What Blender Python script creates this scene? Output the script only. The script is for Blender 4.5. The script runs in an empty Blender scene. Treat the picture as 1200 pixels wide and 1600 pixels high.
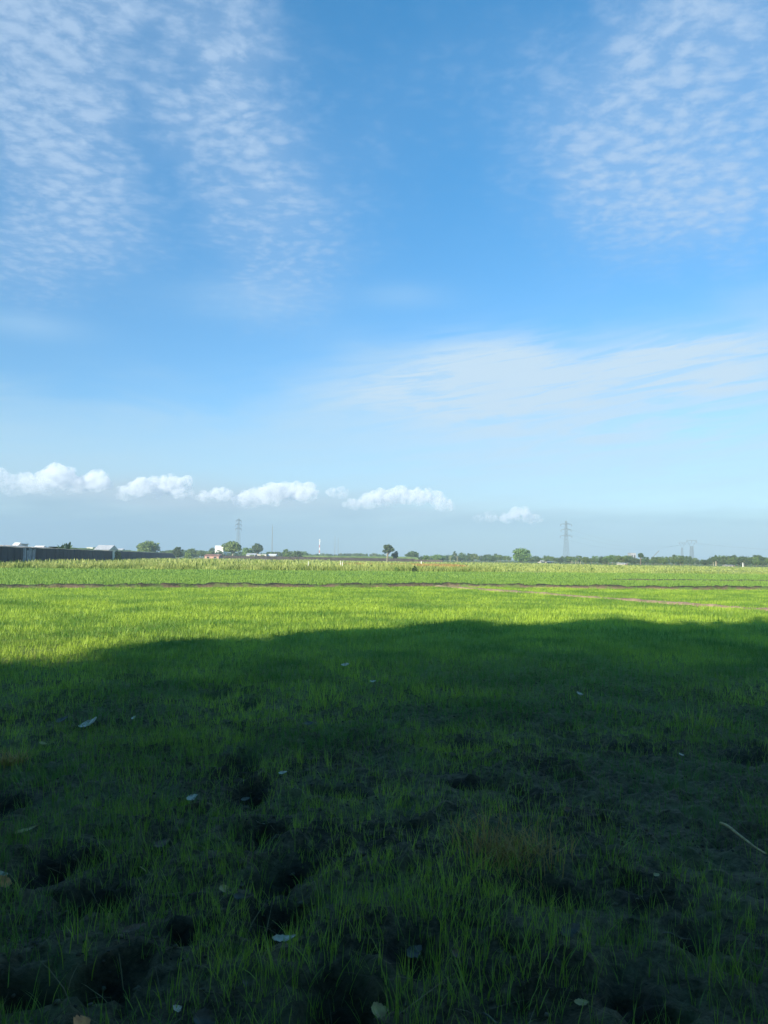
import bpy, math, random
import numpy as np
from mathutils import Vector, Matrix

R = math.radians
random.seed(7)
rng = np.random.default_rng(11)
scene = bpy.context.scene
C = scene.collection

# ------------------------------------------------------------------ camera
F_PX, HOR, ROLL, EYE = 1180.0, 871.5, 0.0115, 1.6      # focal length in photo pixels, horizon row, roll, eye height
PITCH = math.atan((HOR - 800) / F_PX)
cam_d = bpy.data.cameras.new('camera')
cam = bpy.data.objects.new('camera', cam_d)
C.objects.link(cam)
cam_d.sensor_fit = 'HORIZONTAL'
cam_d.sensor_width = 36
cam_d.lens = 36 * F_PX / 1200
cam_d.clip_start = 0.05
cam_d.clip_end = 30000
cam.matrix_world = Matrix.Translation((0, 0, EYE)) @ Matrix.Rotation(R(90) + PITCH, 4, 'X') @ Matrix.Rotation(ROLL, 4, 'Z')
scene.camera = cam

# ------------------------------------------------------------------ sun and exposure
SUN_EL, SUN_AZ = 22.0, 215.0     # azimuth clockwise from +Y: behind the camera, to the left
sd = Vector((math.sin(R(SUN_AZ)) * math.cos(R(SUN_EL)), math.cos(R(SUN_AZ)) * math.cos(R(SUN_EL)), math.sin(R(SUN_EL))))
sun_d = bpy.data.lights.new('sun', 'SUN')
sun_d.energy = 5.0
sun_d.angle = R(0.53)
sun_d.color = (1.0, 0.90, 0.74)
sun = bpy.data.objects.new('sun', sun_d)
C.objects.link(sun)
sun.rotation_euler = sd.to_track_quat('Z', 'Y').to_euler()
sun.location = (-20, -30, 30)
scene.view_settings.view_transform = 'Standard'
scene.view_settings.look = 'None'
scene.view_settings.exposure = 0.75
scene.view_settings.gamma = 1
scene.cycles.max_bounces = 8
scene.cycles.transparent_max_bounces = 24
scene.cycles.volume_bounces = 5

# ------------------------------------------------------------------ world: sky with high cloud
class X:
    """tiny expression wrapper over math nodes"""
    nt = None
    def __init__(s, sock): s.s = sock
    @staticmethod
    def m(op, *a, clamp=False):
        n = X.nt.nodes.new('ShaderNodeMath'); n.operation = op; n.use_clamp = clamp
        for i, v in enumerate(a):
            if isinstance(v, X): X.nt.links.new(v.s, n.inputs[i])
            else: n.inputs[i].default_value = v
        return X(n.outputs[0])
    def __add__(s, o): return X.m('ADD', s, o)
    __radd__ = __add__
    def __sub__(s, o): return X.m('SUBTRACT', s, o)
    def __rsub__(s, o): return X.m('SUBTRACT', o, s)
    def __mul__(s, o): return X.m('MULTIPLY', s, o)
    __rmul__ = __mul__
    def __truediv__(s, o): return X.m('DIVIDE', s, o)
def smooth(v, a, b):
    n = X.nt.nodes.new('ShaderNodeMapRange'); n.interpolation_type = 'SMOOTHSTEP'
    X.nt.links.new(v.s, n.inputs['Value'])
    n.inputs['From Min'].default_value = a; n.inputs['From Max'].default_value = b
    return X(n.outputs[0])
def comb(x, y, z):
    n = X.nt.nodes.new('ShaderNodeCombineXYZ')
    for i, v in enumerate((x, y, z)):
        if isinstance(v, X): X.nt.links.new(v.s, n.inputs[i])
        else: n.inputs[i].default_value = v
    return X(n.outputs[0])
def noise(vec, scale, detail=4, rough=0.5, dist=0.0):
    n = X.nt.nodes.new('ShaderNodeTexNoise')
    if vec is not None: X.nt.links.new(vec.s, n.inputs['Vector'])
    n.inputs['Scale'].default_value = scale; n.inputs['Detail'].default_value = detail
    n.inputs['Roughness'].default_value = rough; n.inputs['Distortion'].default_value = dist
    return X(n.outputs[0])
def voro(vec, scale, sm=0.6):
    n = X.nt.nodes.new('ShaderNodeTexVoronoi'); n.feature = 'SMOOTH_F1'
    X.nt.links.new(vec.s, n.inputs['Vector']); n.inputs['Scale'].default_value = scale; n.inputs['Smoothness'].default_value = sm
    return X(n.outputs['Distance'])
def mixc(f, a, b, mode='MIX'):
    n = X.nt.nodes.new('ShaderNodeMix'); n.data_type = 'RGBA'; n.blend_type = mode; n.clamp_factor = True
    for sck, v in ((n.inputs[0], f), (n.inputs[6], a), (n.inputs[7], b)):
        if isinstance(v, X): X.nt.links.new(v.s, sck)
        elif isinstance(v, (tuple, list)): sck.default_value = (*v, 1)
        else: sck.default_value = v
    return X(n.outputs[2])
def blob(az, el, a0, e0, ra, re):
    """soft elliptical patch of sky round a direction (degrees)"""
    dx = (az - a0) / ra; dy = (el - e0) / re
    return X.m('EXPONENT', (dx * dx + dy * dy) * -1.0)
def direction(px, py):
    """azimuth and elevation in degrees of a point of the photo, worked out here, once"""
    v = (cam.matrix_world.to_3x3() @ Vector(((px - 600) / F_PX, (800 - py) / F_PX, -1))).normalized()
    return math.degrees(math.atan2(v.x, v.y)), math.degrees(math.asin(v.z))

world = bpy.data.worlds.new('World')
scene.world = world
world.use_nodes = True
nt = world.node_tree
nt.nodes.clear()
X.nt = nt
out = nt.nodes.new('ShaderNodeOutputWorld')
bg = nt.nodes.new('ShaderNodeBackground')
bg.inputs['Strength'].default_value = 0.084
nt.links.new(bg.outputs[0], out.inputs[0])
sky = nt.nodes.new('ShaderNodeTexSky')
sky.sky_type = 'NISHITA'
sky.sun_disc = False
sky.sun_elevation = R(SUN_EL)
sky.sun_rotation = R(SUN_AZ)
sky.air_density = 1.0
sky.dust_density = 0.6
sky.ozone_density = 1.6
tc = nt.nodes.new('ShaderNodeTexCoord')
sep = nt.nodes.new('ShaderNodeSeparateXYZ')
nt.links.new(tc.outputs['Generated'], sep.inputs[0])
dx, dy, dz = (X(sep.outputs[i]) for i in range(3))
az = X.m('ARCTAN2', dx, dy) * 57.2958
el = X.m('ARCSINE', dz) * 57.2958
dzp = X.m('MAXIMUM', dz, 0.0) + 0.03
pl = comb(dx / dzp, dy / dzp, 0.0)            # the sheet the high cloud lies in
warp = noise(pl, 3.0, 3) - 0.5
plw = comb(dx / dzp + warp * 0.12, dy / dzp + warp * 0.10, 0.0)
cells = 1.0 - voro(plw, 23.0, 0.7)
n1 = noise(plw, 22.0, 5, 0.6)
n2 = noise(plw, 3.2, 3, 0.5)
ripple = smooth(cells * 0.55 + n1 * 0.75 + n2 * 0.25, 0.70, 1.06)
def bpr(px, py, rx, ry, ang):
    a0, e0 = direction(px, py); c, s_ = math.cos(R(ang)), math.sin(R(ang))
    u = (az - a0) * c + (el - e0) * s_; v = (el - e0) * c - (az - a0) * s_
    u = u / (rx / 20.6); v = v / (ry / 20.6)
    return X.m('EXPONENT', (u * u + v * v) * -1.0)
def bp(px, py, rx, ry):
    a, e = direction(px, py)
    return blob(az, el, a, e, rx / 20.6, ry / 20.6)
az0, el0 = az, el
wv = comb(az * 0.06, el * 0.06, 2.0)
az = az0 + (noise(wv, 1.6, 4, 0.6) - 0.5) * 16.0
el = el0 + (noise(comb(az0 * 0.06, el0 * 0.06, 7.0), 1.6, 4, 0.6) - 0.5) * 14.0
patch = (bp(70, 60, 150, 170) * 1.15 + bp(90, 270, 100, 130) * 0.60 + bp(110, 400, 90, 60) * 0.40
         + bpr(238, 150, 170, 26, -80) * -0.25 + bp(215, 330, 34, 90) * -0.15 + bp(350, 90, 90, 110) * 0.60 + bp(340, 220, 95, 110) * 0.65 + bp(400, 330, 110, 100) * 0.50 + bp(430, 430, 90, 60) * 0.45
         + bp(500, 250, 90, 110) * 0.30 + bp(1120, 130, 190, 160) * 0.85 + bp(1120, 320, 150, 80) * 0.80 + bp(960, 190, 130, 90) * 0.55
         + bp(720, 140, 200, 120) * 0.22 + bp(20, -160, 300, 160) * 0.9 + bp(1050, 30, 150, 90) * 0.35)
field = cells * 0.60 + n1 * 0.80 + n2 * 0.20
fine = noise(comb(dx / dzp + warp * 0.2, dy / dzp * 1.25, 4.0), 46.0, 4, 0.6)
puffs_ = smooth(field + (fine - 0.5) * 0.55 + patch * 0.10, 0.70, 1.22)
patch = X.m('MAXIMUM', patch, 0.0)
m_alto = X.m('MULTIPLY', X.m('MINIMUM', patch, 1.15) * (0.36 + puffs_ * 0.44), 0.86, clamp=True)
az, el = az0, el0
# thin veil: sheet with a ragged upper edge, low in the sky
st = comb(az * 0.05, el * 0.16, 3.3)
vn = noise(st, 1.9, 5, 0.55, 0.6)
e_veil = smooth(el * -1.0 + 17.2 + (vn - 0.5) * 9.0 + smooth(az, -12.0, 4.0) * 5.0 - 5.0, -1.2, 4.5)
hole = bp(1100, 655, 110, 40) * 0.75 + bp(880, 560, 60, 28) * 0.6 + bp(960, 640, 90, 25) * 0.3
fib = noise(comb(az * 0.03 , el * 0.30 - az * 0.02, 8.0), 3.0, 5, 0.6, 0.3)
streak = noise(comb(az * 0.045 - el * 0.03, el * 0.42 - az * 0.05, 5.0), 3.2, 7, 0.66, 0.8)
crest = (bp(770, 565, 100, 34) * 0.75 + bpr(940, 590, 150, 26, 12) * 0.75 + bpr(1090, 562, 130, 30, 3) * 0.65 + bp(700, 610, 170, 40) * 0.55
         + bp(1150, 600, 90, 22) * 0.4 + bpr(620, 600, 110, 22, 14) * 0.25 + bp(880, 660, 300, 90) * 0.60 + bp(1180, 690, 90, 16) * 0.2)
m_crest = X.m('MULTIPLY', crest * (0.25 + smooth(streak, 0.34, 0.60)), 1.15, clamp=True)
m_veil = X.m('MULTIPLY', e_veil * (0.40 + fib * 0.62) * (1.0 - hole * 0.8), 0.74, clamp=True)
wsp = bp(630, 462, 70, 18) * 0.35 + bp(40, 508, 80, 18) * 0.42 + bp(380, 470, 110, 28) * 0.35 + bp(560, 560, 60, 40) * 0.3 + bp(1190, 480, 60, 30) * 0.4
m_wsp = X.m('MULTIPLY', wsp * (0.35 + fib), 0.9, clamp=True)
grad = smooth(el, -4.0, 44.0)
tint = mixc(grad, (0.78, 1.00, 1.20), (0.34, 1.27, 1.66))
base = mixc(1.0, X(sky.outputs[0]), tint, 'MULTIPLY')
base = mixc(m_veil, base, (3.6, 5.1, 6.2))
base = mixc(m_crest, base, (4.1, 5.4, 6.6))
base = mixc(m_wsp, base, (3.2, 4.9, 6.6))
base = mixc(m_alto, base, (3.4, 4.6, 6.2))
low = smooth(el * -1.0 + (noise(comb(az * 0.05, el * 0.3, 1.0), 3.0, 3) - 0.5) * 2.0, -4.6, -2.0)
lowm = low * (0.50 + smooth(az * -1.0, -8.0, 24.0) * 0.35)
bank_ = (bp(80, 765, 190, 34) * 0.9 + bp(300, 780, 190, 26) * 0.7 + bp(520, 792, 260, 30) * 0.9 + bp(800, 812, 160, 18) * 0.35)
base = mixc(X.m('MULTIPLY', bank_ * (0.5 + fib * 0.8), 0.8, clamp=True), base, (3.4, 4.5, 5.4))
base = mixc(lowm, base, (1.5, 2.75, 3.9))
nt.links.new(base.s, bg.inputs['Color'])

# ------------------------------------------------------------------ helpers
def tag(o, label=None, cat=None, group=None, kind=None):
    if label: o['label'] = label
    if cat: o['category'] = cat
    if group: o['group'] = group
    if kind: o['kind'] = kind
    return o
def thing(name, loc, label, cat, group=None, rz=0.0):
    o = bpy.data.objects.new(name, None)
    o.empty_display_size = 0.3
    o.location = loc; o.rotation_euler = (0, 0, rz)
    C.objects.link(o)
    return tag(o, label, cat, group)
def place(px, D):
    """ground point seen in photo column px at distance D"""
    return ((px - 600) / F_PX * D, D)
def hor_at(px): return HOR + ROLL * (px - 600)
def height_at(py, px, D): return EYE + (hor_at(px) - py) / F_PX * D

class MB:
    def __init__(s): s.v = []; s.f = []
    def add(s, vs, fs):
        n = len(s.v); s.v += [tuple(v) for v in vs]; s.f += [tuple(i + n for i in f) for f in fs]
    def box(s, lo, hi):
        x0, y0, z0 = lo; x1, y1, z1 = hi
        s.add([(x0,y0,z0),(x1,y0,z0),(x1,y1,z0),(x0,y1,z0),(x0,y0,z1),(x1,y0,z1),(x1,y1,z1),(x0,y1,z1)],
              [(0,3,2,1),(4,5,6,7),(0,1,5,4),(1,2,6,5),(2,3,7,6),(3,0,4,7)])
    def tube(s, pts, rad, k=6, cap=True):
        pts = [Vector(p) for p in pts]; n0 = len(s.v)
        for i, p in enumerate(pts):
            d = (pts[min(i+1, len(pts)-1)] - pts[max(i-1, 0)]).normalized()
            a = d.orthogonal().normalized(); b = d.cross(a)
            r = rad[i] if isinstance(rad, (list, tuple)) else rad
            for j in range(k):
                t = 2*math.pi*j/k
                s.v.append(tuple(p + a*math.cos(t)*r + b*math.sin(t)*r))
        for i in range(len(pts)-1):
            for j in range(k):
                q = n0+i*k
                s.f.append((q+j, q+(j+1)%k, q+k+(j+1)%k, q+k+j))
        if cap:
            s.f.append(tuple(n0+j for j in reversed(range(k))))
            s.f.append(tuple(n0+(len(pts)-1)*k+j for j in range(k)))
    def bar(s, a, b, r): s.tube([a, b], r, 4)
    def mesh(s, name):
        m = bpy.data.meshes.new(name); m.from_pydata(s.v, [], s.f); m.update(); return m
    def build(s, name, mat, parent=None, loc=None):
        return link_mesh(name, s.mesh(name), mat, parent, loc)
def link_mesh(name, me, mat, parent=None, loc=None):
    if mat and not me.materials: me.materials.append(mat)
    o = bpy.data.objects.new(name, me); C.objects.link(o)
    if parent: o.parent = parent
    if loc: o.location = loc
    return o
def np_mesh(name, V, faces, attrs=None, smooth_=False):
    """V (n,3); faces (m,k) with k = 3 or 4; attrs dict of per-vertex floats"""
    me = bpy.data.meshes.new(name)
    me.vertices.add(len(V)); me.vertices.foreach_set('co', np.ascontiguousarray(V, np.float32).ravel())
    tot = sum(f.size for f in faces); np_ = sum(len(f) for f in faces)
    me.loops.add(tot); me.polygons.add(np_)
    me.loops.foreach_set('vertex_index', np.concatenate([f.ravel() for f in faces]).astype(np.int32))
    lt = np.concatenate([np.full(len(f), f.shape[1]) for f in faces]).astype(np.int32)
    ls = np.concatenate([[0], np.cumsum(lt)[:-1]]).astype(np.int32)
    me.polygons.foreach_set('loop_start', ls); me.polygons.foreach_set('loop_total', lt)
    me.update(calc_edges=True)
    for k, a in (attrs or {}).items():
        at = me.attributes.new(k, 'FLOAT', 'POINT'); at.data.foreach_set('value', np.ascontiguousarray(a, np.float32))
    if smooth_: me.polygons.foreach_set('use_smooth', np.ones(np_, bool))
    return me

# numpy value noise
_h = np.random.default_rng(3).random((256, 256)).astype(np.float64)
def vnoise(x, y, s=1.0, seed=0):
    x = np.asarray(x, float) * s + seed * 17.3; y = np.asarray(y, float) * s + seed * 9.1
    xi = np.floor(x).astype(int); yi = np.floor(y).astype(int); fx = x - xi; fy = y - yi
    fx = fx*fx*(3-2*fx); fy = fy*fy*(3-2*fy)
    g = lambda a, b: _h[a % 256, b % 256]
    return (g(xi, yi)*(1-fx)+g(xi+1, yi)*fx)*(1-fy) + (g(xi, yi+1)*(1-fx)+g(xi+1, yi+1)*fx)*fy
def fbm(x, y, s=1.0, o=4, seed=0):
    r = 0; a = 0.5; t = 0
    for i in range(o): r = r + a*vnoise(x, y, s*2**i, seed+i*3); t += a; a *= 0.5
    return r / t

# ------------------------------------------------------------------ materials
def new_mat(name):
    m = bpy.data.materials.new(name); m.use_nodes = True
    X.nt = m.node_tree
    b = m.node_tree.nodes['Principled BSDF']
    return m, b
def setc(b, key, v):
    if isinstance(v, X): X.nt.links.new(v.s, b.inputs[key])
    else: b.inputs[key].default_value = v if not isinstance(v, tuple) else (*v, 1)
def attr(name):
    n = X.nt.nodes.new('ShaderNodeAttribute'); n.attribute_name = name; return X(n.outputs['Fac'])
def obj_rand():
    n = X.nt.nodes.new('ShaderNodeObjectInfo'); return X(n.outputs['Random'])
def pos():
    n = X.nt.nodes.new('ShaderNodeNewGeometry'); return X(n.outputs['Position'])
def objco():
    n = X.nt.nodes.new('ShaderNodeTexCoord'); return X(n.outputs['Object'])
def bump(b, h, strength=0.5, dist=0.02):
    n = X.nt.nodes.new('ShaderNodeBump'); n.inputs['Strength'].default_value = strength; n.inputs['Distance'].default_value = dist
    X.nt.links.new(h.s, n.inputs['Height']); X.nt.links.new(n.outputs[0], b.inputs['Normal'])

def simple_mat(name, c1, c2=None, rough=0.8, scale=3.0, bmp=0.3, metal=0.0):
    m, b = new_mat(name)
    c2 = c2 or tuple(v*0.7 for v in c1)
    n = noise(objco(), scale, 5, 0.6)
    setc(b, 'Base Color', mixc(smooth(n, 0.35, 0.65), c1, c2))
    b.inputs['Roughness'].default_value = rough; b.inputs['Metallic'].default_value = metal
    bump(b, n, bmp, 0.02)
    return m

def leaf_mat(name, dark, light, tip=None, trans=0.35, rough=0.5, objvar=0.0):
    """foliage: attribute rnd picks the shade of each blade or leaf, attribute t runs from foot to tip"""
    m, b = new_mat(name)
    nt = m.node_tree
    r = attr('rnd')
    col = mixc(r, dark, light)
    if tip is not None:
        col = mixc(smooth(attr('t'), 0.55, 1.0) * smooth(attr('dry'), 0.6, 1.0), col, tip)
    if objvar:
        hs = nt.nodes.new('ShaderNodeHueSaturation')
        X.nt.links.new(col.s, hs.inputs['Color'])
        X.nt.links.new((0.485 + obj_rand()*0.03).s, hs.inputs['Hue'])
        X.nt.links.new((1.0 - objvar/2 + obj_rand()*objvar).s, hs.inputs['Value'])
        col = X(hs.outputs[0])
    setc(b, 'Base Color', col)
    b.inputs['Roughness'].default_value = rough
    b.inputs['Specular IOR Level'].default_value = 0.3
    tr = nt.nodes.new('ShaderNodeBsdfTranslucent'); X.nt.links.new(col.s, tr.inputs[0])
    mx = nt.nodes.new('ShaderNodeMixShader'); mx.inputs[0].default_value = trans
    nt.links.new(b.outputs[0], mx.inputs[1]); nt.links.new(tr.outputs[0], mx.inputs[2])
    nt.links.new(mx.outputs[0], nt.nodes['Material Output'].inputs[0])
    return m

M = {}
M['seedling'] = leaf_mat('rice_leaf', (0.085, 0.20, 0.03), (0.36, 0.50, 0.055), (0.45, 0.42, 0.14), 0.22, 0.5)
M['seedling_far'] = leaf_mat('rice_leaf_cool', (0.14, 0.25, 0.04), (0.22, 0.34, 0.06), (0.35, 0.40, 0.12), 0.2, 0.6)
M['weed'] = leaf_mat('weed_leaf', (0.18, 0.25, 0.05), (0.38, 0.43, 0.12), (0.60, 0.55, 0.25), 0.3, 0.6)
M['drygrass'] = leaf_mat('dry_grass', (0.30, 0.17, 0.05), (0.45, 0.33, 0.10), (0.5, 0.4, 0.2), 0.25, 0.7)
M['tree'] = leaf_mat('tree_leaf', (0.07, 0.125, 0.03), (0.18, 0.26, 0.06), None, 0.25, 0.6, 0.5)
M['tree_dark'] = leaf_mat('tree_leaf_dark', (0.040, 0.075, 0.028), (0.105, 0.165, 0.05), None, 0.2, 0.6, 0.3)
M['tree_olive'] = leaf_mat('tree_leaf_olive', (0.10, 0.15, 0.035), (0.24, 0.31, 0.09), None, 0.25, 0.6, 0.3)
M['banana'] = leaf_mat('banana_leaf', (0.05, 0.10, 0.02), (0.12, 0.19, 0.05), None, 0.3, 0.5)
M['bark'] = simple_mat('bark', (0.22, 0.18, 0.13), (0.12, 0.09, 0.06), 0.9, 6)
M['bark_pale'] = simple_mat('pale_bark', (0.42, 0.38, 0.28), (0.3, 0.26, 0.18), 0.9, 6)
M['white'] = simple_mat('white_paint', (0.80, 0.79, 0.75), (0.66, 0.65, 0.6), 0.7, 2)
M['cream'] = simple_mat('cream_plaster', (0.66, 0.62, 0.52), (0.5, 0.46, 0.38), 0.8, 2)
M['pink'] = simple_mat('pink_plaster', (0.58, 0.33, 0.25), (0.42, 0.25, 0.2), 0.8, 2)
M['greyp'] = simple_mat('grey_plaster', (0.4, 0.4, 0.4), (0.25, 0.25, 0.26), 0.85, 2)
M['roof_red'] = simple_mat('rust_roof', (0.35, 0.17, 0.12), (0.22, 0.12, 0.09), 0.8, 3)
M['roof_grey'] = simple_mat('sheet_roof', (0.55, 0.56, 0.57), (0.35, 0.36, 0.37), 0.6, 3)
M['window'] = simple_mat('dark_window', (0.03, 0.035, 0.04), (0.02, 0.02, 0.025), 0.25, 2, 0.05)
M['wall'] = simple_mat('dark_block_wall', (0.030, 0.036, 0.050), (0.014, 0.017, 0.024), 0.9, 0.35)
M['wall_patch'] = simple_mat('grey_render_patch', (0.34, 0.36, 0.40), (0.16, 0.18, 0.22), 0.9, 1.3)
M['wall_brown'] = simple_mat('brown_block_wall', (0.085, 0.07, 0.06), (0.05, 0.04, 0.035), 0.9, 0.6)
M['coping'] = simple_mat('sandy_coping', (0.62, 0.50, 0.42), (0.48, 0.38, 0.30), 0.9, 1.5)
M['steel'] = simple_mat('galvanised_steel', (0.20, 0.22, 0.22), (0.13, 0.15, 0.15), 0.6, 4, 0.1, 0.2)
M['steel_red'] = simple_mat('red_paint_steel', (0.5, 0.10, 0.06), (0.4, 0.08, 0.05), 0.5, 4, 0.1)
M['steel_white'] = simple_mat('white_paint_steel', (0.85, 0.85, 0.82), (0.7, 0.7, 0.7), 0.5, 4, 0.1)
M['cable'] = simple_mat('cable', (0.12, 0.13, 0.14), None, 0.6, 1, 0.0)
M['ceramic'] = simple_mat('insulator', (0.16, 0.10, 0.08), None, 0.3, 4, 0.0)
M['post'] = simple_mat('pale_wood', (0.42, 0.38, 0.22), (0.3, 0.27, 0.16), 0.8, 4)

# ------------------------------------------------------------------ ground
FOOT = []  # depressions (x, y, rx, ry, depth)
def gpt(px, py):
    D = F_PX * EYE / (py - hor_at(px)); return (px - 600) / F_PX * D, D
for px, py, rx, ry, dep in [(100,1345,.15,.22,.12),(170,1385,.16,.18,.12),(300,1440,.09,.07,.06),(195,1512,.12,.15,.12),(60,1535,.16,.11,.10),
        (545,1545,.13,.24,.15),(385,1190,.16,.30,.12),(403,1235,.14,.24,.12),(422,1295,.13,.22,.13),(440,1360,.13,.2,.14),(455,1420,.13,.2,.14),(470,1340,.10,.16,.10),
        (345,1085,.16,.3,.06),(395,1100,.14,.3,.05),(520,1228,.18,.12,.07),(560,1235,.15,.12,.06),(1000,1560,.14,.16,.09),(1080,1455,.12,.12,.06),
        (740,1225,.22,.12,.05),(985,1165,.25,.2,.05),(900,1160,.25,.15,.04),(650,1290,.16,.12,.05),(230,1060,.2,.4,.05),(10,1260,.2,.3,.09),
        (870,1390,.16,.12,.05),(280,1300,.12,.1,.05),(1010,1400,.15,.1,.05),(730,1160,.2,.2,.03),(640,1480,.12,.12,.05),(1150,1180,.25,.2,.05)]:
    x, y = gpt(px, py); FOOT.append((x, y, rx, ry, dep))
def gh(x, y):
    x = np.asarray(x, float); y = np.asarray(y, float)
    near = np.clip((60 - np.abs(y)) / 40, 0, 1)
    z = (fbm(x, y, 0.5, 3, 5) - 0.5) * 0.08 + (fbm(x, y, 2.2, 4, 1) - 0.5) * 0.06 * near
    cl = fbm(x, y, 8.0, 4, 9)
    rd = 1 - np.abs(fbm(x, y, 5.0, 4, 13) - .5) * 2
    z = z + np.maximum(cl - 0.52, 0) * 0.14 * near - np.maximum(0.42 - cl, 0) * 0.14 * near + (rd**3) * 0.035 * near + (vnoise(x, y, 31, 2) - .5) * 0.012 * near
    jx = (fbm(x, y, 6, 3, 4) - .5) * .30; jy = (fbm(x, y, 6, 3, 6) - .5) * .30
    for fx, fy, rx, ry, dep in FOOT:
        q = ((x - fx + jx) / rx)**2 + ((y - fy + jy) / ry)**2
        z = z - dep * 0.9 * np.exp(-q**1.3) + dep * 0.12 * np.exp(-(np.sqrt(q) - 1.25)**2 / 0.06)
    return z
def axis(fine, lo, hi, step, growth, end):
    a = [0.0] ; v = fine[0]
    pts = list(np.arange(fine[0], fine[1], step))
    s, v = step, pts[-1]
    while v < hi: s = s * growth; v += s; pts.append(v)
    s, v = step, pts[0]; pre = []
    while v > lo: s = s * 1.25; v -= s; pre.append(v)
    return np.array(pre[::-1] + pts)
gx = axis((-3.6, 3.6), -1250, 1250, 0.032, 1.035, 0)
gx = np.concatenate([-gx[gx > 0.016][::-1], gx[gx > 0.016]])
gy = axis((1.6, 6.0), -400, 1290, 0.030, 1.014, 0)
GX, GY = np.meshgrid(gx, gy)
GZ = gh(GX.ravel(), GY.ravel())
nx, ny = len(gx), len(gy)
i = np.arange(nx*ny).reshape(ny, nx)
quads = np.stack([i[:-1, :-1], i[:-1, 1:], i[1:, 1:], i[1:, :-1]], -1).reshape(-1, 4)
BUND = [(-60, 26.5), (-30, 32.0)] + [gpt(*p) for p in [(0,919),(300,918),(600,917),(700,916),(900,919),(1050,921),(1200,922)]] + [(45, 49), (70, 52)]
PATH = [gpt(*p) for p in [(690,916.5),(800,925),(900,933),(1000,940),(1200,955)]] + [(17, 19), (24, 9)]
bxs, bys = zip(*BUND)
def bund_y(x): return np.interp(x, bxs, bys)
zone = np.where(GY.ravel() < bund_y(GX.ravel()), 0.0, 1.0)     # 0 near paddy, 1 second paddy
wet = np.zeros(len(GZ))
for fx, fy, rx, ry, dep in FOOT: wet = np.maximum(wet, np.exp(-(((GX.ravel()-fx)/rx)**2 + ((GY.ravel()-fy)/ry)**2)**1.5))
gme = np_mesh('ground', np.stack([GX.ravel(), GY.ravel(), GZ], 1), [quads], {'zone': zone, 'wet': wet}, True)
mg, b = new_mat('ground_soil')
P = pos()
sp = mg.node_tree.nodes.new('ShaderNodeSeparateXYZ'); mg.node_tree.links.new(P.s, sp.inputs[0])
py_ = X(sp.outputs[1]); px_ = X(sp.outputs[0])
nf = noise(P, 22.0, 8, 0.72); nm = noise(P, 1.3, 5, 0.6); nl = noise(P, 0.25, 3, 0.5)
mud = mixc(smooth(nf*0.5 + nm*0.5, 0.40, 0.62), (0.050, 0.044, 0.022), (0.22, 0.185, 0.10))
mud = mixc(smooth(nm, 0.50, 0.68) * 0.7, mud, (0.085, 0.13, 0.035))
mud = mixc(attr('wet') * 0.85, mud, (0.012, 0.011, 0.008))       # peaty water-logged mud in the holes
far_green = mixc(smooth(nf, 0.35, 0.65), (0.18, 0.30, 0.035), (0.27, 0.41, 0.05))        # close-set seedlings farther off
near = mixc(smooth(py_, 5.5, 18.0) * 0.92, mud, far_green)
f2 = mixc(smooth(noise(comb(px_ * 0.15, py_ * 1.0, 0.0), 0.5, 4), 0.35, 0.65), (0.15, 0.265, 0.045), (0.21, 0.33, 0.06))
col = mixc(attr('zone'), near, f2)
skew = X.m('MINIMUM', X.m('MAXIMUM', px_, -60.0), 70.0) * 0.18
ed_ = py_ - skew
wd = mixc(smooth(noise(comb(px_ * 0.4, py_, 0.0), 0.12, 5, 0.6), 0.38, 0.62), (0.26, 0.32, 0.08), (0.40, 0.42, 0.12))
col = mixc(smooth(ed_, 89.0, 91.0), col, wd)
farc = mixc(smooth(noise(P, 0.02, 3), 0.4, 0.6), (0.09, 0.14, 0.04), (0.16, 0.2, 0.06))
col = mixc(smooth(py_, 230.0, 260.0), col, farc)
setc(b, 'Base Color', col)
setc(b, 'Roughness', 0.7 + smooth(py_, 3.0, 12.0) * 0.25)
b.inputs['Specular IOR Level'].default_value = 0.12
bump(b, nf, 1.0, 0.05)
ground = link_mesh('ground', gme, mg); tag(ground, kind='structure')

# ------------------------------------------------------------------ bunds and mud path
def ridge(name, pts, width, height, mat, seed, step=0.12, rough=1.0, even=0.0):
    pts = np.array(pts, float)
    seg = np.hypot(*np.diff(pts, axis=0).T); s = np.concatenate([[0], np.cumsum(seg)])
    t = np.arange(0, s[-1], step)
    cx = np.interp(t, s, pts[:, 0]); cy = np.interp(t, s, pts[:, 1])
    tx = np.gradient(cx); ty = np.gradient(cy); L = np.hypot(tx, ty); nx_, ny_ = -ty/L, tx/L
    wob = (fbm(t, t*0, 0.25, 3, seed) - 0.5) * 0.9
    prof = np.array([-1, -.75, -.5, -.2, 0.1, .4, .7, 1.0]); zz = np.array([-.25, .35, .8, 1, 1, .75, .3, -.25])
    V = []; A = []
    for p, z in zip(prof, zz):
        w = width * (0.75 + 0.5 * fbm(t, t*0, 0.6, 3, seed+2))
        o = p * w + wob
        x = cx + nx_*o; y = cy + ny_*o
        h = height * (0.55 + even*.42 + (0.9 - even*.8) * fbm(x, y, 1.3, 4, seed+4) + rough * 0.6*(fbm(x, y, 4.5, 3, seed+7) - .5))
        V.append(np.stack([x, y, gh(x, y) * 0.4 + z*h + (z < 0) * -0.02], 1)); A.append(np.full(len(t), (p+1)/2))
    V = np.stack(V, 1); n, k = V.shape[:2]
    i = np.arange(n*k).reshape(n, k)
    q = np.stack([i[:-1, :-1], i[1:, :-1], i[1:, 1:], i[:-1, 1:]], -1).reshape(-1, 4)
    me = np_mesh(name, V.reshape(-1, 3), [q], {'side': np.stack(A, 1).ravel()}, True)
    return tag(link_mesh(name, me, mat), kind='structure')
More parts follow.
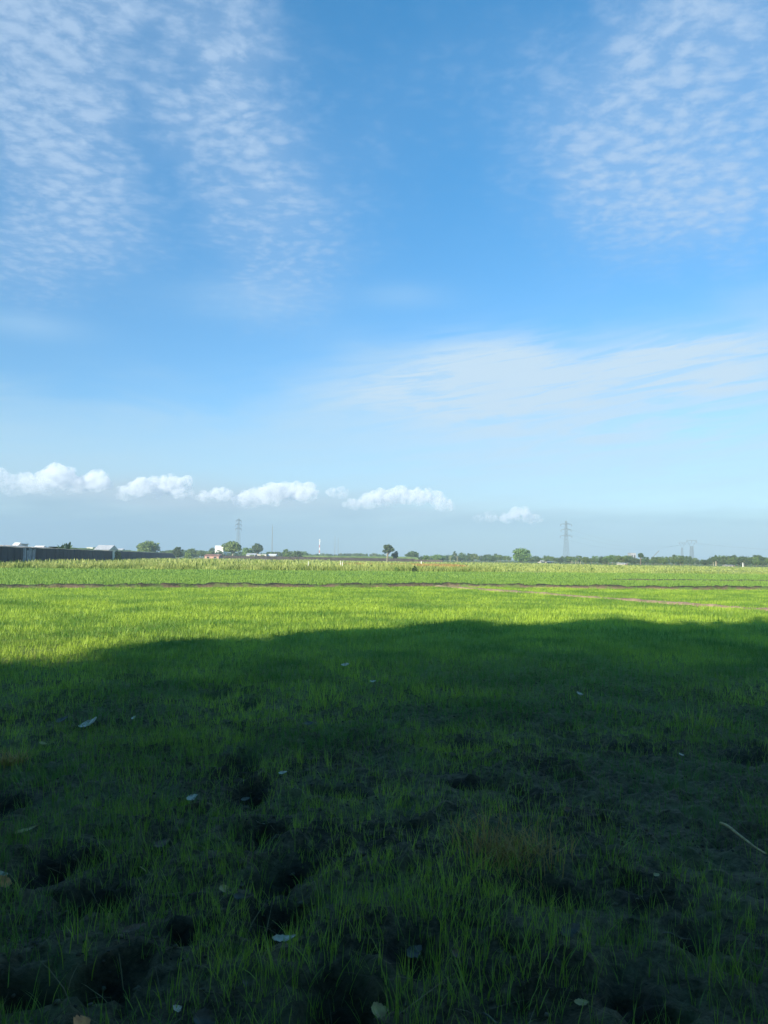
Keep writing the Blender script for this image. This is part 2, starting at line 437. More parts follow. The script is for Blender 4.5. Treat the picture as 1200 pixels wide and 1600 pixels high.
mb_, b = new_mat('bund_mud'); P = pos(); nn = noise(P, 3.0, 5, 0.65); n_f = noise(P, 0.8, 4, 0.6)
cb = mixc(smooth(nn, 0.4, 0.6), (0.10, 0.075, 0.045), (0.19, 0.13, 0.085))
cb = mixc(smooth(n_f, 0.46, 0.6), cb, (0.10, 0.15, 0.035))
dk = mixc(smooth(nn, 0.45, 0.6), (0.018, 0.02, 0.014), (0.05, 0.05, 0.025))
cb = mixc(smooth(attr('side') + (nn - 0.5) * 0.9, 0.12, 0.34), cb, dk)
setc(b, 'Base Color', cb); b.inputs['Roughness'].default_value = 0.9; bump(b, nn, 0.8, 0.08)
mp_, b = new_mat('path_mud'); P = pos(); nn = noise(P, 2.5, 5, 0.65); n_f = noise(P, 0.7, 4, 0.6)
cb = mixc(smooth(nn, 0.35, 0.65), (0.23, 0.15, 0.10), (0.38, 0.25, 0.17))
cb = mixc(smooth(n_f, 0.52, 0.66), cb, (0.16, 0.22, 0.05))
setc(b, 'Base Color', cb); b.inputs['Roughness'].default_value = 0.9; bump(b, nn, 0.8, 0.08)
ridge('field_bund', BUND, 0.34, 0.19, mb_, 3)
ridge('path', PATH, 0.30, 0.09, mp_, 8, rough=0.6)
ridge('ditch_bank', [(19, 62), (30, 64), (60, 68), (90, 72)], 0.5, 0.09, mb_, 14)

# ------------------------------------------------------------------ blades of grass
def blades(x, y, h, w, segs=3, bend=0.35, lean=0.15, z=None, dirb=None, rnd=None, dry=None, seed=0):
    g = np.random.default_rng(seed)
    n = len(x)
    z = gh(x, y) if z is None else z
    a = g.uniform(0, 2*np.pi, n) if dirb is None else dirb
    wa = a + np.pi/2 + g.normal(0, 0.5, n)
    bx, by = np.cos(a), np.sin(a); wx, wy = np.cos(wa), np.sin(wa)
    L = lean * g.random(n) ; B = bend * g.random(n) ** 1.5
    rnd = g.random(n) if rnd is None else rnd
    dry = g.random(n) if dry is None else dry
    V = []; T = []
    for s in range(segs + 1):
        t = s / segs
        off = h * (L * t + B * t * t)
        zz = z - 0.01 + h * (t - 0.35 * B * t * t)
        ww = w * 0.5 * (1 - t**1.6) * (0.7 + 0.6 * min(t * 3, 1))
        cx = x + bx*off; cy = y + by*off
        if s < segs:
            V.append(np.stack([cx - wx*ww, cy - wy*ww, zz], 1)); V.append(np.stack([cx + wx*ww, cy + wy*ww, zz], 1)); T += [t, t]
        else:
            V.append(np.stack([cx, cy, zz], 1)); T.append(1.0)
    k = len(V); V = np.stack(V, 1)
    base = np.arange(n)[:, None] * k
    qs = [base + np.array([[2*s, 2*s+1, 2*s+3, 2*s+2]]) for s in range(segs-1)]
    tr = base + np.array([[2*segs-2, 2*segs-1, 2*segs]])
    faces = ([np.concatenate(qs)] if qs else []) + [tr]
    return V.reshape(-1, 3), faces, np.tile(T, n), np.repeat(rnd, k), np.repeat(dry, k)
def join_blades(name, sets, mat, kind='stuff', label=None, cat=None):
    V = []; F = {3: [], 4: []}; T = []; Rr = []; Dd = []; o = 0
    for v, fs, t, r, d in sets:
        V.append(v); T.append(t); Rr.append(r); Dd.append(d)
        for f in fs: F[f.shape[1]].append(f + o)
        o += len(v)
    faces = [np.concatenate(F[k]) for k in (4, 3) if F[k]]
    me = np_mesh(name, np.concatenate(V), faces, {'t': np.concatenate(T), 'rnd': np.concatenate(Rr), 'dry': np.concatenate(Dd)})
    ob = link_mesh(name, me, mat)
    return tag(ob, label, cat, None, kind)
def scatter(y0, y1, dens, seed, margin=2.5):
    """uniform points on the ground wedge the photo looks over, a little wider"""
    g = np.random.default_rng(seed)
    out = []
    W = 0.56 * y1 + margin
    n = int((y1-y0) * 2*W * dens)
    x = g.uniform(-W, W, n); y = g.uniform(y0, y1, n)
    k = np.abs(x) < 0.56*y + margin
    return x[k], y[k], g
PATH_PTS = np.array(PATH)
def keep_paddy(x, y):
    pxx = np.interp(-y, -PATH_PTS[:, 1], PATH_PTS[:, 0])
    on_path = (np.abs(x - pxx) < 0.33) & (y < PATH[0][1]) & (y > 8)
    return ~on_path & (y < bund_y(x) - 0.7)
def density(x, y):
    d = fbm(x, y, 0.55, 3, 21)*0.55 + fbm(x, y, 1.9, 3, 31)*0.45
    left = np.clip((-x / np.maximum(y, 2) + 0.05) * 1.6, -0.25, 0.45) * np.clip((14 - y)/8, 0, 1)
    right = np.clip((x/np.maximum(y, 2)), 0, 0.5) * 0.25 * np.clip((9 - y)/5, 0, 1)
    far = np.clip((y - 8) / 6, 0, 1) * 0.62
    d = (d - 0.47) * 3.6 + 0.36 + left * 1.3 - right + far
    d = np.clip(d, 0.26 + 0.22 * np.clip((y - 4) / 5, 0, 1), 1)
    for fx, fy, rx, ry, dep in FOOT:
        d = d * (1 - np.exp(-(((x-fx)/rx/1.1)**2 + ((y-fy)/ry/1.1)**2)**1.5))
    return d
sets = []
def seedlings(y0, y1, dens, nb, hs, w, segs, seed, far=False):
    x, y, g = scatter(y0, y1, dens, seed)
    k = keep_paddy(x, y) & (g.random(len(x)) < density(x, y)); x = x[k]; y = y[k]
    tall = 0.65 + 0.6 * fbm(x, y, 0.8, 3, 41)
    hue = np.clip((fbm(x, y, 0.9, 3, 51) - 0.5) * 2.2 + 0.34 + g.normal(0, .12, len(x)) + np.clip((y-11)/10, 0, 1)*0.28, 0, 1)  # shade put into the colour: near blades darker, lighter past the shadow edge
    for j in range(nb):
        kk = g.random(len(x)) < (1.0 if j == 0 else 0.8)
        xx = x[kk] + g.normal(0, 0.008, kk.sum()); yy = y[kk] + g.normal(0, 0.008, kk.sum())
        h = hs * tall[kk] * g.uniform(0.55, 1.25, len(xx))
        sets.append(blades(xx, yy, h, w * g.uniform(0.7, 1.3, len(xx)), segs, 0.55, 0.34, rnd=np.clip(hue[kk] + g.normal(0, .1, len(xx)), 0, 1), dry=g.random(len(xx)), seed=seed+j+100))
seedlings(1.7, 7.0, 560, 3, 0.115, 0.0028, 4, 1)
seedlings(1.7, 9.0, 500, 2, 0.060, 0.0030, 2, 6)
seedlings(7.0, 14.0, 340, 3, 0.130, 0.0048, 3, 2)
seedlings(14.0, 25.0, 230, 2, 0.13, 0.008, 2, 3)
seedlings(25.0, 48.0, 130, 2, 0.12, 0.014, 1, 4)
# bright yellow-green tufts and the fuller clumps in front
for px, py, n, hh, hue in [(750,1350,40,.20,.95),(700,1445,70,.22,.62),(515,1100,60,.2,.95),(1080,1125,70,.2,.95),(640,1420,26,.18,.5),(35,1190,60,.16,1.0),
        (150,1205,120,.15,.35),(240,1240,120,.16,.4),(90,1230,90,.16,.3),(400,1330,60,.15,.5),(530,1440,26,.2,.6),(850,1500,50,.18,.45),(770,1560,60,.2,.5),
        (640,1580,40,.2,.5),(830,1280,40,.15,.6),(460,1520,20,.2,.6),(1190,1280,40,.15,.3),(950,1330,50,.15,.25),(330,1200,90,.15,.45),(715,1400,30,.16,.5),
        (520,1505,24,.18,.55),(350,1430,30,.17,.6),(40,1560,30,.18,.5),(285,1540,20,.16,.7),(145,1470,26,.17,.8),(1100,1500,40,.15,.3),(930,1110,60,.16,.4),(980,975,50,.2,1.0)]:
    cx, cy = gpt(px, py); g = np.random.default_rng(px*7+py)
    s_ = 0.05 + 0.0011*n*(1 if cy < 8 else 2.0)
    x = cx + g.normal(0, s_, n); y = cy + g.normal(0, s_*1.4, n)
    a = np.arctan2(y-cy, x-cx)
    sets.append(blades(x, y, hh*.88*g.uniform(.5, 1.15, n), np.full(n, 0.0042 if cy < 8 else .008), 4, 0.6, 0.35, dirb=a, rnd=np.clip(hue + g.normal(0, .12, n), 0, 1), dry=g.random(n), seed=px))
join_blades('rice_seedlings', sets, M['seedling'], label='thin bright green rice seedlings in the wet near paddy', cat='rice plants')
# dead stalks lying on the mud
x, y, g = scatter(1.7, 13, 55, 91, 1.0); k = g.random(len(x)) < np.clip((fbm(x, y, 1.1, 3, 77) - .42)*4, .05, 1); x = x[k]; y = y[k]; n = len(x)
join_blades('dead_stalks', [blades(x, y, g.uniform(.05, .16, n), np.full(n, .004), 3, 1.4, 1.9, z=gh(x, y)+.015, rnd=g.random(n), dry=g.random(n), seed=92)],
            leaf_mat('dead_stalk', (.07, .05, .025), (.26, .21, .10), None, .1, .8), label='brown dead stalks strewn between the seedlings', cat='dead stalks')
# crumbs and clods of mud
g = np.random.default_rng(123)
x, y, g = scatter(1.7, 10, 420, 124, 1.0); k = g.random(len(x)) < np.clip((fbm(x, y, 1.6, 3, 78) - .38)*3.5, .08, 1); x = x[k]; y = y[k]; n = len(x)
import bmesh
bm_ = bmesh.new(); bmesh.ops.create_icosphere(bm_, subdivisions=1, radius=1)
IV = np.array([v.co[:] for v in bm_.verts]); IF = np.array([[v.index for v in f.verts] for f in bm_.faces]); bm_.free()
r_ = .003 + .009 * g.random(n)**3
CV = IV[None] * (r_[:, None, None] * g.uniform(.55, 1.35, (n, len(IV), 1))) * np.stack([g.uniform(.8, 1.5, n), g.uniform(.8, 1.5, n), g.uniform(.5, .9, n)], 1)[:, None, :]
CV = CV + np.stack([x, y, gh(x, y) + r_*.25], 1)[:, None, :]
cm = np_mesh('clods', CV.reshape(-1, 3), [(IF[None] + np.arange(n)[:, None, None]*len(IV)).reshape(-1, 3)], {'rnd': np.repeat(g.random(n), len(IV))}, False)
mc, b = new_mat('clod_mud'); setc(b, 'Base Color', mixc(attr('rnd'), (0.035, 0.030, 0.016), (0.12, 0.10, 0.058))); b.inputs['Roughness'].default_value = .9
tag(link_mesh('clods', cm, mc), 'crumbs of dark mud scattered between the seedlings', 'mud', None, 'stuff')
# second paddy
sets2 = []
x, y, g = scatter(38, 62, 34, 61, 4); k = (y > bund_y(x) + 0.6); x = x[k]; y = y[k]
sets2.append(blades(x, y, 0.14*g.uniform(.6, 1.3, len(x)), np.full(len(x), .045), 1, .4, .2, rnd=np.clip(fbm(x*0.3, y, .5, 3, 7)*1.0 + g.normal(0, .12, len(x)), 0, 1), seed=9))
x, y, g = scatter(62, 102, 11, 62, 4); k = y < 90 + .18*np.clip(x, -60, 70); x = x[k]; y = y[k]
sets2.append(blades(x, y, 0.15*g.uniform(.6, 1.3, len(x)), np.full(len(x), .09), 1, .4, .2, rnd=np.clip(fbm(x*0.3, y, .5, 3, 7)*1.0 + g.normal(0, .12, len(x)), 0, 1), seed=10))
join_blades('young_rice', sets2, M['seedling_far'], label='even green young rice in the second paddy beyond the muddy bund', cat='rice plants')

# tall weeds along the far edge of the paddies
sets3 = []
def weeds(x0, x1, y0, y1, n, h, w, seed, hue=0.5, sc=0.25):
    g = np.random.default_rng(seed)
    x = g.uniform(x0, x1, n); y = g.uniform(y0, y1, n)
    f0 = np.clip((y - y0)/3 + 0.5, 0.5, 1); y = y + .18*np.clip(x, -60, 70) + (fbm(x, x*0, .3, 3, 2) - .5)*2.5
    cl = fbm(x, y, sc, 3, seed); k = g.random(n) < np.clip((cl - 0.30)*3.5, 0.12, 1); x, y, cl, f0 = x[k], y[k], cl[k], f0[k]
    hh = h * (0.45 + 1.1*cl) * g.uniform(.5, 1.2, len(x)) * f0
    r = np.clip(hue + (fbm(x, y, .5, 3, seed+5) - .5)*2.0 + g.normal(0, .2, len(x)), 0, 1)
    sets3.append(blades(x, y, hh, w*g.uniform(.6, 1.5, len(x)), 2, .5, .3, rnd=r, dry=g.random(len(x)), seed=seed+1))
weeds(-62, -8, 90, 99, 26000, .62, .07, 71, .5)
weeds(-8, 14, 90, 100, 7000, .60, .075, 72, .5)
weeds(14, 66, 90, 100, 6000, .34, .10, 73, .55)
weeds(-75, 5, 99, 138, 13000, .80, .16, 74, .6, .12)
weeds(0, 110, 100, 160, 13000, .34, .2, 75, .6, .1)
weeds(20, 130, 160, 220, 9000, .34, .3, 76, .5, .08)
weeds(-30, 60, 160, 290, 9000, .45, .3, 79, .5, .08)
weeds(-100, -20, 138, 290, 9000, .8, .3, 77, .45, .08)
join_blades('weeds', sets3, M['weed'], label='tall yellow green weeds along the far edge of the paddies', cat='weeds')
g = np.random.default_rng(88); n = 9000
x = g.uniform(-8, 15, n); y = g.uniform(132, 165, n); k = np.abs(fbm(x, y, .05, 2, 3) - .5) < .3; x = x[k]; y = y[k]
join_blades('dry_grass', [blades(x, y, .5*g.uniform(.5, 1.2, len(x)), np.full(len(x), .3), 2, .5, .3, seed=4)], M['drygrass'], label='band of dry orange grass in front of the low brown wall', cat='dry grass')

# dark clods and weeds on the bund, brown straw in front
g = np.random.default_rng(5); n = 2600
x = g.uniform(-24, 28, n); cl = fbm(x, x*0, .45, 3, 66); k = g.random(n) < np.clip((cl - .42)*5, 0.05, 1); x = x[k]; y = bund_y(x) + g.normal(.25, .2, len(x)) + (fbm(x, x*0, .25, 3, 3)-.5)*.5
me_set = [blades(x, y, .20*g.uniform(.4, 1.2, len(x)), np.full(len(x), .035), 2, .6, .6, z=np.full(len(x), .08), rnd=g.random(len(x))*.4, seed=12)]
M['bundweed'] = leaf_mat('bund_weed', (0.035, 0.06, 0.015), (0.12, 0.15, 0.04), None, 0.2, 0.7)
join_blades('bund_weeds', me_set, M['bundweed'], label='dark ragged weeds along the top of the muddy bund', cat='weeds')
def straw_tuft(name, px, py, n, r, h, label, cat='straw'):
    cx, cy = gpt(px, py); g = np.random.default_rng(px); x = g.normal(0, r, n); y = g.normal(0, r*1.2, n)
    v, f, t, rr, dd = blades(x+cx, y+cy, h*g.uniform(.5, 1.2, n), np.full(n, .005), 4, 1.0, .9, rnd=g.random(n), dry=g.random(n), seed=px)
    v = v - np.array([cx, cy, 0])
    ob = link_mesh(name, np_mesh(name, v, f, {'t': t, 'rnd': rr, 'dry': dd}), M['drygrass']); ob.location = (cx, cy, 0)
    return tag(ob, label, cat)
straw_tuft('straw_tuft', 795, 1335, 420, .13, .15, 'pinkish brown tuft of dry straw beside the yellow green clump')
straw_tuft('straw_tuft', 30, 1195, 260, .045, .12, 'pale flattened straw tuft at the left edge of the field')

# ------------------------------------------------------------------ fallen leaves and sticks
def leaf_mesh(L, W, seed, curl=0.3, ragged=0.16):
    g = random.Random(seed); nu, nv = 12, 6; V = []; t_ = []; F = []
    fold = g.uniform(.1, .5); cu = curl * g.uniform(.5, 1.3); tw = g.uniform(-.5, .5)
    for i in range(nu+1):
        u = i/nu; w = W * (math.sin(math.pi * min(1, u*0.96 + 0.03))**0.75) * (1 - 0.35*u) * 0.62
        for j in range(-nv//2, nv//2+1):
            s = j/(nv/2); ww = w * s * (1 + ragged * math.sin(i*2.3 + seed + (1 if s > 0 else 4)) + ragged * .6 * g.uniform(-1, 1))
            x = (u - .5) * L
            z = abs(s)**1.3 * w * fold + cu * L * ((u-.5)**2) * 1.6 + math.sin(u*9 + s*4 + seed) * L*.018
            V.append((x, ww*math.cos(tw*u), z + ww*math.sin(tw*u) + 0.006))
            t_.append(0)
    c = nv+1
    for i in range(nu):
        for j in range(nv): F.append((i*c+j, (i+1)*c+j, (i+1)*c+j+1, i*c+j+1))
    return V, F
def leaf_material(name, c1, c2):
    m, b = new_mat(name); n = noise(objco(), 35, 5, .6); n2 = noise(objco(), 9, 3)
    setc(b, 'Base Color', mixc(smooth(n*.6 + n2*.4, .38, .62), c1, c2)); b.inputs['Roughness'].default_value = .65; bump(b, n, .4, .01)
    return m
LM = {'pale': leaf_material('pale_leaf', (.56, .51, .38), (.22, .18, .12)), 'grey': leaf_material('grey_leaf', (.13, .12, .09), (.06, .055, .04)),
      'orange': leaf_material('orange_leaf', (.75, .33, .10), (.5, .2, .07)), 'brown': leaf_material('brown_leaf', (.20, .11, .06), (.11, .06, .04)),
      'yellow': leaf_material('yellow_leaf', (.42, .36, .14), (.28, .2, .08))}
LEAVES = [
 (150,1135,30,.6,'pale',.2,'large pale dry leaf, the widest one lying in the left middle of the shade'),
 (110,1135,20,.7,'grey',.9,'dull grey leaf just left of the wide pale leaf'),
 (218,1126,10,.5,'pale',1.3,'small pale curled leaf right of the wide pale leaf'),
 (312,1258,18,.7,'pale',.7,'whitish folded leaf among dense green seedlings left of the muddy track'),
 (415,1281,15,.5,'pale',2.8,'small white leaf at the rim of the dark footprint in the track'),
 (450,1216,14,.5,'pale',.1,'little flat pale leaf right of the top of the muddy track'),
 (393,1241,14,.5,'grey',.4,'faint greyish leaf on the left rim of the muddy track'),
 (457,1480,34,.35,'pale',.1,'narrow bright white leaf lying level low in the middle left'),
 (12,1362,40,.9,'pale',.9,'big pale pointed leaf at the left edge on top of the orange leaf'),
 (26,1376,30,.8,'orange',.1,'orange brown leaf under the big pale leaf at the left edge'),
 (362,1392,18,.6,'yellow',1.0,'yellowish leaf standing up in a clump of blades'),
 (386,1398,16,.6,'grey',.2,'small grey leaf touching the yellowish upright leaf'),
 (152,1588,30,.8,'orange',1.2,'deep orange leaf at the bottom left border'),
 (600,1592,26,.7,'yellow',.4,'tan leaf cut off by the bottom border near the middle'),
 (338,1580,32,.7,'grey',.3,'broad grey leaf near the bottom left of the dark hollow'),
 (294,1567,24,.45,'pale',1.35,'slim pale leaf stood on end near the bottom'),
 (396,1532,14,.6,'grey',1.1,'tiny greyish leaf above the broad grey leaf'),
 (890,1470,30,.5,'grey',.15,'flat grey leaf lying right of the bright green clump'),
 (655,1465,26,.7,'grey',.6,'roundish grey leaf left of the bright green clump'),
 (230,1453,34,.35,'brown',.1,'long reddish brown leaf on the edge of the dark hollow'),
 (268,1303,28,.5,'brown',.3,'brown curled leaf above the left footprints'),
 (62,1297,34,.3,'yellow',.5,'slim bent yellowish leaf near the left footprints'),
 (543,1050,14,.5,'pale',.2,'tiny pale leaf high in the shade left of centre'),
 (586,1075,12,.6,'pale',.6,'tiny pale leaf right of the highest tiny leaf'),
 (488,1142,14,.6,'grey',.2,'dim grey leaf below the yellow tuft'),
 (1020,1375,12,.6,'yellow',.6,'small tan leaf right side of the shade'),
 (885,1275,14,.6,'brown',.3,'small red brown leaf right of the straw tuft'),
 (905,1570,22,.4,'yellow',.2,'thin yellowish leaf beside the lower right hollow'),
 (715,1485,20,.6,'brown',.9,'brown leaf at the foot of the bright green clump'),
 (1060,1190,12,.6,'pale',.6,'tiny pale speck of leaf at the right middle'),
 (905,1093,14,.5,'pale',.4,'tiny pale leaf high in the shade right of centre'),
 (80,1160,12,.5,'yellow',.4,'tiny yellow leaf below the wide pale leaf'),
]
for k, (px, py, wpx, ar, c, rz, lab) in enumerate(LEAVES):
    x, y = gpt(px, py); L = wpx / F_PX * math.hypot(y, EYE)
    V, F = leaf_mesh(L*.95, L*ar*1.0, k+1)
    me = bpy.data.meshes.new('fallen_leaf'); me.from_pydata(V, [], F); me.update()
    me.polygons.foreach_set('use_smooth', [True]*len(me.polygons))
    o = link_mesh('fallen_leaf', me, LM[c])
    o.location = (x, y, float(gh(x, y)) + (0.028 if y < 5 else 0.06)); o.rotation_euler = (R(10 + (k*37) % 35), R((k*53) % 50 - 25), rz)
    tag(o, lab, 'leaf', 'fallen leaves in the shaded mud')
STICKS = [((1120,1292),(1188,1341),.009,'yellow','straight straw coloured stalk lying in the mud at the right edge'),
          ((757,1570),(793,1590),.004,'grey','thin grey twig on the mud at the bottom'),
          ((1030,1474),(1072,1483),.004,'grey','slender twig lying level in the lower right'),
          ((235,1340),(250,1352),.003,'yellow','short bent straw between the seedlings at the left'),
          ((0,1300),(38,1298),.004,'grey','dull twig at the left edge above the orange leaf')]
for (a, c, r, mk, lab) in STICKS:
    p = gpt(*a); q = gpt(*c); n = 8; mbk = MB(); pts = []
    ox, oy = p
    for j in range(n+1):
        t = j/n; x = p[0]+(q[0]-p[0])*t; y = p[1]+(q[1]-p[1])*t
        pts.append((x-ox, y-oy, 0.045 + float(gh(x, y)*.25 - gh(ox, oy)*.25) + .004*math.sin(t*7)))
    mbk.tube(pts, [r*(1-.5*j/n) for j in range(n+1)], 6)
    o = mbk.build('twig', LM[mk]); o.location = (ox, oy, float(gh(ox, oy))); tag(o, lab, 'twig', 'twigs and stalks in the mud')

# ------------------------------------------------------------------ trees
def leaves_np(centres, radii, per, size, seed, flat=0.8):
    g = np.random.default_rng(seed); c = np.repeat(np.array(centres), per, 0); r = np.repeat(np.array(radii), per)
    n = len(c); d = g.normal(size=(n, 3)); d /= np.linalg.norm(d, axis=1)[:, None]
    p = c + d * (r * g.random(n)**0.45)[:, None] * np.array([1, 1, flat])
    nrm = d + g.normal(0, .6, (n, 3)) + np.array([0, 0, .3]); nrm /= np.linalg.norm(nrm, axis=1)[:, None]
    a = np.cross(nrm, g.normal(size=(n, 3))); a /= np.linalg.norm(a, axis=1)[:, None]; bb = np.cross(nrm, a)
    s = (size * g.uniform(.6, 1.4, n))[:, None]
    V = np.stack([p - a*s, p - bb*s*.55 + nrm*s*.1, p + a*s, p + bb*s*.55 - nrm*s*.1], 1).reshape(-1, 3)
    q = np.arange(n*4).reshape(n, 4)
    clump = np.repeat(g.random(len(centres)), per)
    return V, q, np.repeat(np.clip(clump*.6 + g.random(n)*.4, 0, 1), 4)
def tree_meshes(h, w, seed, shape='round', clumps=60, per=45, leaf=.22, trunk_h=None, dense=False, bottom=0.25):
    """trunk mesh and crown mesh of a tree h tall and w wide, standing at the origin"""
    g = random.Random(seed); t = MB()
    th = trunk_h if trunk_h is not None else h*0.4
    r0 = 0.028*h + .05; lean = (g.uniform(-.05, .05)*h, g.uniform(-.05, .05)*h)
    t.tube([(0,0,-.1), (lean[0]*.3, lean[1]*.3, th*.5), (lean[0]*.6, lean[1]*.6, th), (lean[0], lean[1], h*.8)], [r0*1.2, r0, r0*.8, r0*.25], 8)
    cs = []; rs = []
    for k in range(clumps):
        while True:
            u = Vector((g.uniform(-1, 1), g.uniform(-1, 1), g.uniform(-1, 1)))
            if u.length <= 1 and (dense or u.length > .45 or g.random() < .3): break
        if shape == 'flat' : u.z = abs(u.z)**.7 * (1 if u.z > 0 else -.5)
        sx = 1.0
        if shape == 'cone': sx = .25 + .75 * (1 - (u.z+1)/2)
        if shape == 'column': sx = .8
        wob = 1 + .22*math.sin(3*math.atan2(u.y, u.x) + seed) + .15*math.sin(5*u.z + seed*2)
        zc = h*(bottom + (1-bottom)/2); zr = h*(1-bottom)/2
        cr = w*g.uniform(.10, .19)
        cs.append((lean[0]*.5 + u.x*(w/2-cr*.8)*sx*wob, lean[1]*.5 + u.y*(w/2-cr*.8)*sx*wob, zc + u.z*(zr-cr*.6))); rs.append(cr)
    for k in range(min(9, clumps)):
        c = cs[k*clumps//9 if clumps >= 9 else k]; z0 = th*g.uniform(.6, 1.2)
        t.tube([(lean[0]*.5, lean[1]*.5, z0), ((c[0]+lean[0])*.45, (c[1]+lean[1])*.45, z0 + (c[2]-z0)*.6), c], [r0*.45, r0*.28, r0*.08], 5)
    V, q, rr = leaves_np(cs, rs, per, leaf, seed)
    return t.mesh('trunk'), np_mesh('crown', V, [q], {'rnd': rr})
def plant_tree(name, loc, meshes, mat, bark, label, cat='tree', group=None, rz=0.0, sc=1.0):
    r = thing(name, loc, label, cat, group, rz); r.scale = (sc,)*3 if not isinstance(sc, tuple) else sc
    link_mesh('trunk', meshes[0], bark, r); link_mesh('crown', meshes[1], mat, r)
    return r
def copy_tree(r, loc, rz, sc, label=None):
    c = r.copy(); C.objects.link(c); c.location = loc; c.rotation_euler = (0, 0, rz); c.scale = sc
    if label: c['label'] = label
    for ch in list(r.children):
        d = ch.copy(); C.objects.link(d); d.parent = c
    return c

# single trees that stand out: (px, top y, width px, distance, shape, material, trunk fraction, bottom, label)
SINGLE = [
 (233,845,40,350,'flat','tree_olive',.25,.2,'broad spreading tree behind the dark wall, highest crown on the left'),
 (279,853,17,300,'round','tree_dark',.2,.05,'dark bushy tree at the far end of the dark wall'),
 (301,857,22,420,'round','tree',.2,.1,'low rounded tree right of the dark bushy tree at the wall end'),
 (331,854,13,520,'round','tree_dark',.3,.2,'small greyish tree just left of the white tall building'),
 (364,845,31,340,'flat','tree_olive',.35,.25,'wide pale trunked tree right of the white tall building'),
 (403,848,20,400,'round','tree_dark',.35,.35,'darker tree with open crown leaning right above the white sheds'),
 (388,855,22,420,'round','tree',.3,.2,'lower green tree between the pale trunked tree and the dark open one'),
 (448,857,14,380,'round','tree',.2,.1,'small round tree right of the white sheds'),
 (465,859,19,360,'round','tree_dark',.2,.05,'dome shaped dark tree at the left end of the green bank'),
 (607,850,19,320,'round','tree_dark',.45,.42,'tall slim tree with a ball crown standing alone near the centre'),
 (617,860,12,325,'round','tree_dark',.3,.1,'low dark tree touching the right of the lone ball crowned tree'),
 (645,861,22,420,'flat','tree_dark',.3,.3,'flat topped dark tree right of the lone ball crowned tree'),
 (666,867,13,300,'round','tree',.2,.02,'small dense tree beside the end of the brown wall'),
 (685,866,24,400,'round','tree',.2,.05,'wide grey green tree left of the two pale poles'),
 (711,859,12,460,'cone','tree_dark',.2,.05,'pointed conifer shaped tree above the two pale poles'),
 (814,856,31,350,'round','tree',.15,.02,'large solid round topped tree, the biggest on the right half'),
 (836,870,18,430,'round','tree_dark',.2,.05,'low dark tree sloping off the right of the large round topped tree'),
 (857,869,18,480,'round','tree',.2,.1,'rounded tree above the two white roofs'),
 (886,868,13,500,'cone','tree_dark',.2,.05,'dark tree at the foot of the tallest pylon'),
 (1118,867,9,290,'cone','tree_dark',.5,.4,'pointed tree with two pale stems in the right tree line'),
 (1184,866,22,290,'round','tree_dark',.2,.05,'dark tree filling the right end of the tree line'),
 (1160,870,22,290,'round','tree_dark',.2,.05,'dark tree next to last at the right end of the line'),
 (1001,864,9,290,'flat','tree_dark',.5,.5,'umbrella topped tree beside the square dark tower block'),
 (158,862,28,150,'round','tree',.1,.0,'low green bushes against the dark wall top'),
 ]
SINGLE = SINGLE[:-1]
for k, (px, ty, wp, D, shp, mt, thf, bot, lab) in enumerate(SINGLE):
    x, y = place(px, D); h = height_at(ty, px, D); w = wp/F_PX*D
    ms = tree_meshes(h, w, 100+k, shp, 44 if wp < 20 else 80, 40, .06*math.sqrt(h*w)/1.6+.08, h*thf, wp < 16, bot)
    plant_tree('tree', (x, y, 0), ms, M[mt], M['bark_pale'] if 'pale' in lab else M['bark'], lab)

# low tree line far off: individual trees from a few kinds
protos = []
for k in range(6):
    ms = tree_meshes(6.0, [7.5, 6.5, 9, 5, 7, 8][k], 300+k, ['round', 'flat', 'round', 'cone', 'round', 'flat'][k], 46, 32, .30, 1.6, True, .05)
    protos.append((ms, M[['tree', 'tree_olive', 'tree_dark', 'tree_dark', 'tree_dark', 'tree'][k]]))
def line(px0, px1, step, D0, D1, top, jit, lab, grp, seed):
    g = random.Random(seed); px = px0; first = {}
    while px < px1:
        D = g.uniform(D0, D1); k = g.randrange(6)
        ty = top(px) + g.uniform(-jit, jit); h = max(2.5, height_at(ty, px, D)); s = h/6.0
        sw = s * g.uniform(.85, 1.35)
        x, y = place(px, D)
        if k not in first: first[k] = plant_tree('tree', (x, y, 0), protos[k][0], protos[k][1], M['bark'], lab, 'tree', grp, g.uniform(0, 6), (sw, sw, s))
        else: copy_tree(first[k], (x, y, 0), g.uniform(0, 6), (sw, sw, s))
        px += step * g.uniform(.6, 1.4)
line(915, 1212, 4.4, 270, 360, lambda p: 870 + (p-915)*.006 + 2*math.sin(p*.07), 3.6, 'green tree among the even low tree line right of the tallest pylon', 'low tree line on the right', 1)
line(722, 800, 4.2, 380, 480, lambda p: 865.5, 3.0, 'green tree in the low tree line between the conifer and the large round topped tree', 'low tree line in the middle', 2)
line(640, 722, 5, 380, 480, lambda p: 867.5, 1.5, 'low tree behind the right end of the brown wall', 'low trees behind the brown wall end', 3)
line(822, 915, 4.2, 360, 440, lambda p: 869.5, 2.2, 'low tree on either side of the tallest pylon', 'low trees round the tallest pylon', 4)
line(476, 600, 5, 560, 680, lambda p: 865.0, 1.2, 'far blue green tree beyond the brown wall and green bank', 'far trees beyond the green bank', 5)
line(345, 480, 5, 440, 560, lambda p: 862.5, 2.0, 'low far tree behind the white sheds and the pale trunked tree', 'far trees behind the white sheds', 7)
line(180, 345, 5, 400, 520, lambda p: 860.0, 2.0, 'far tree behind the dark wall and its houses', 'far trees behind the dark wall', 6)

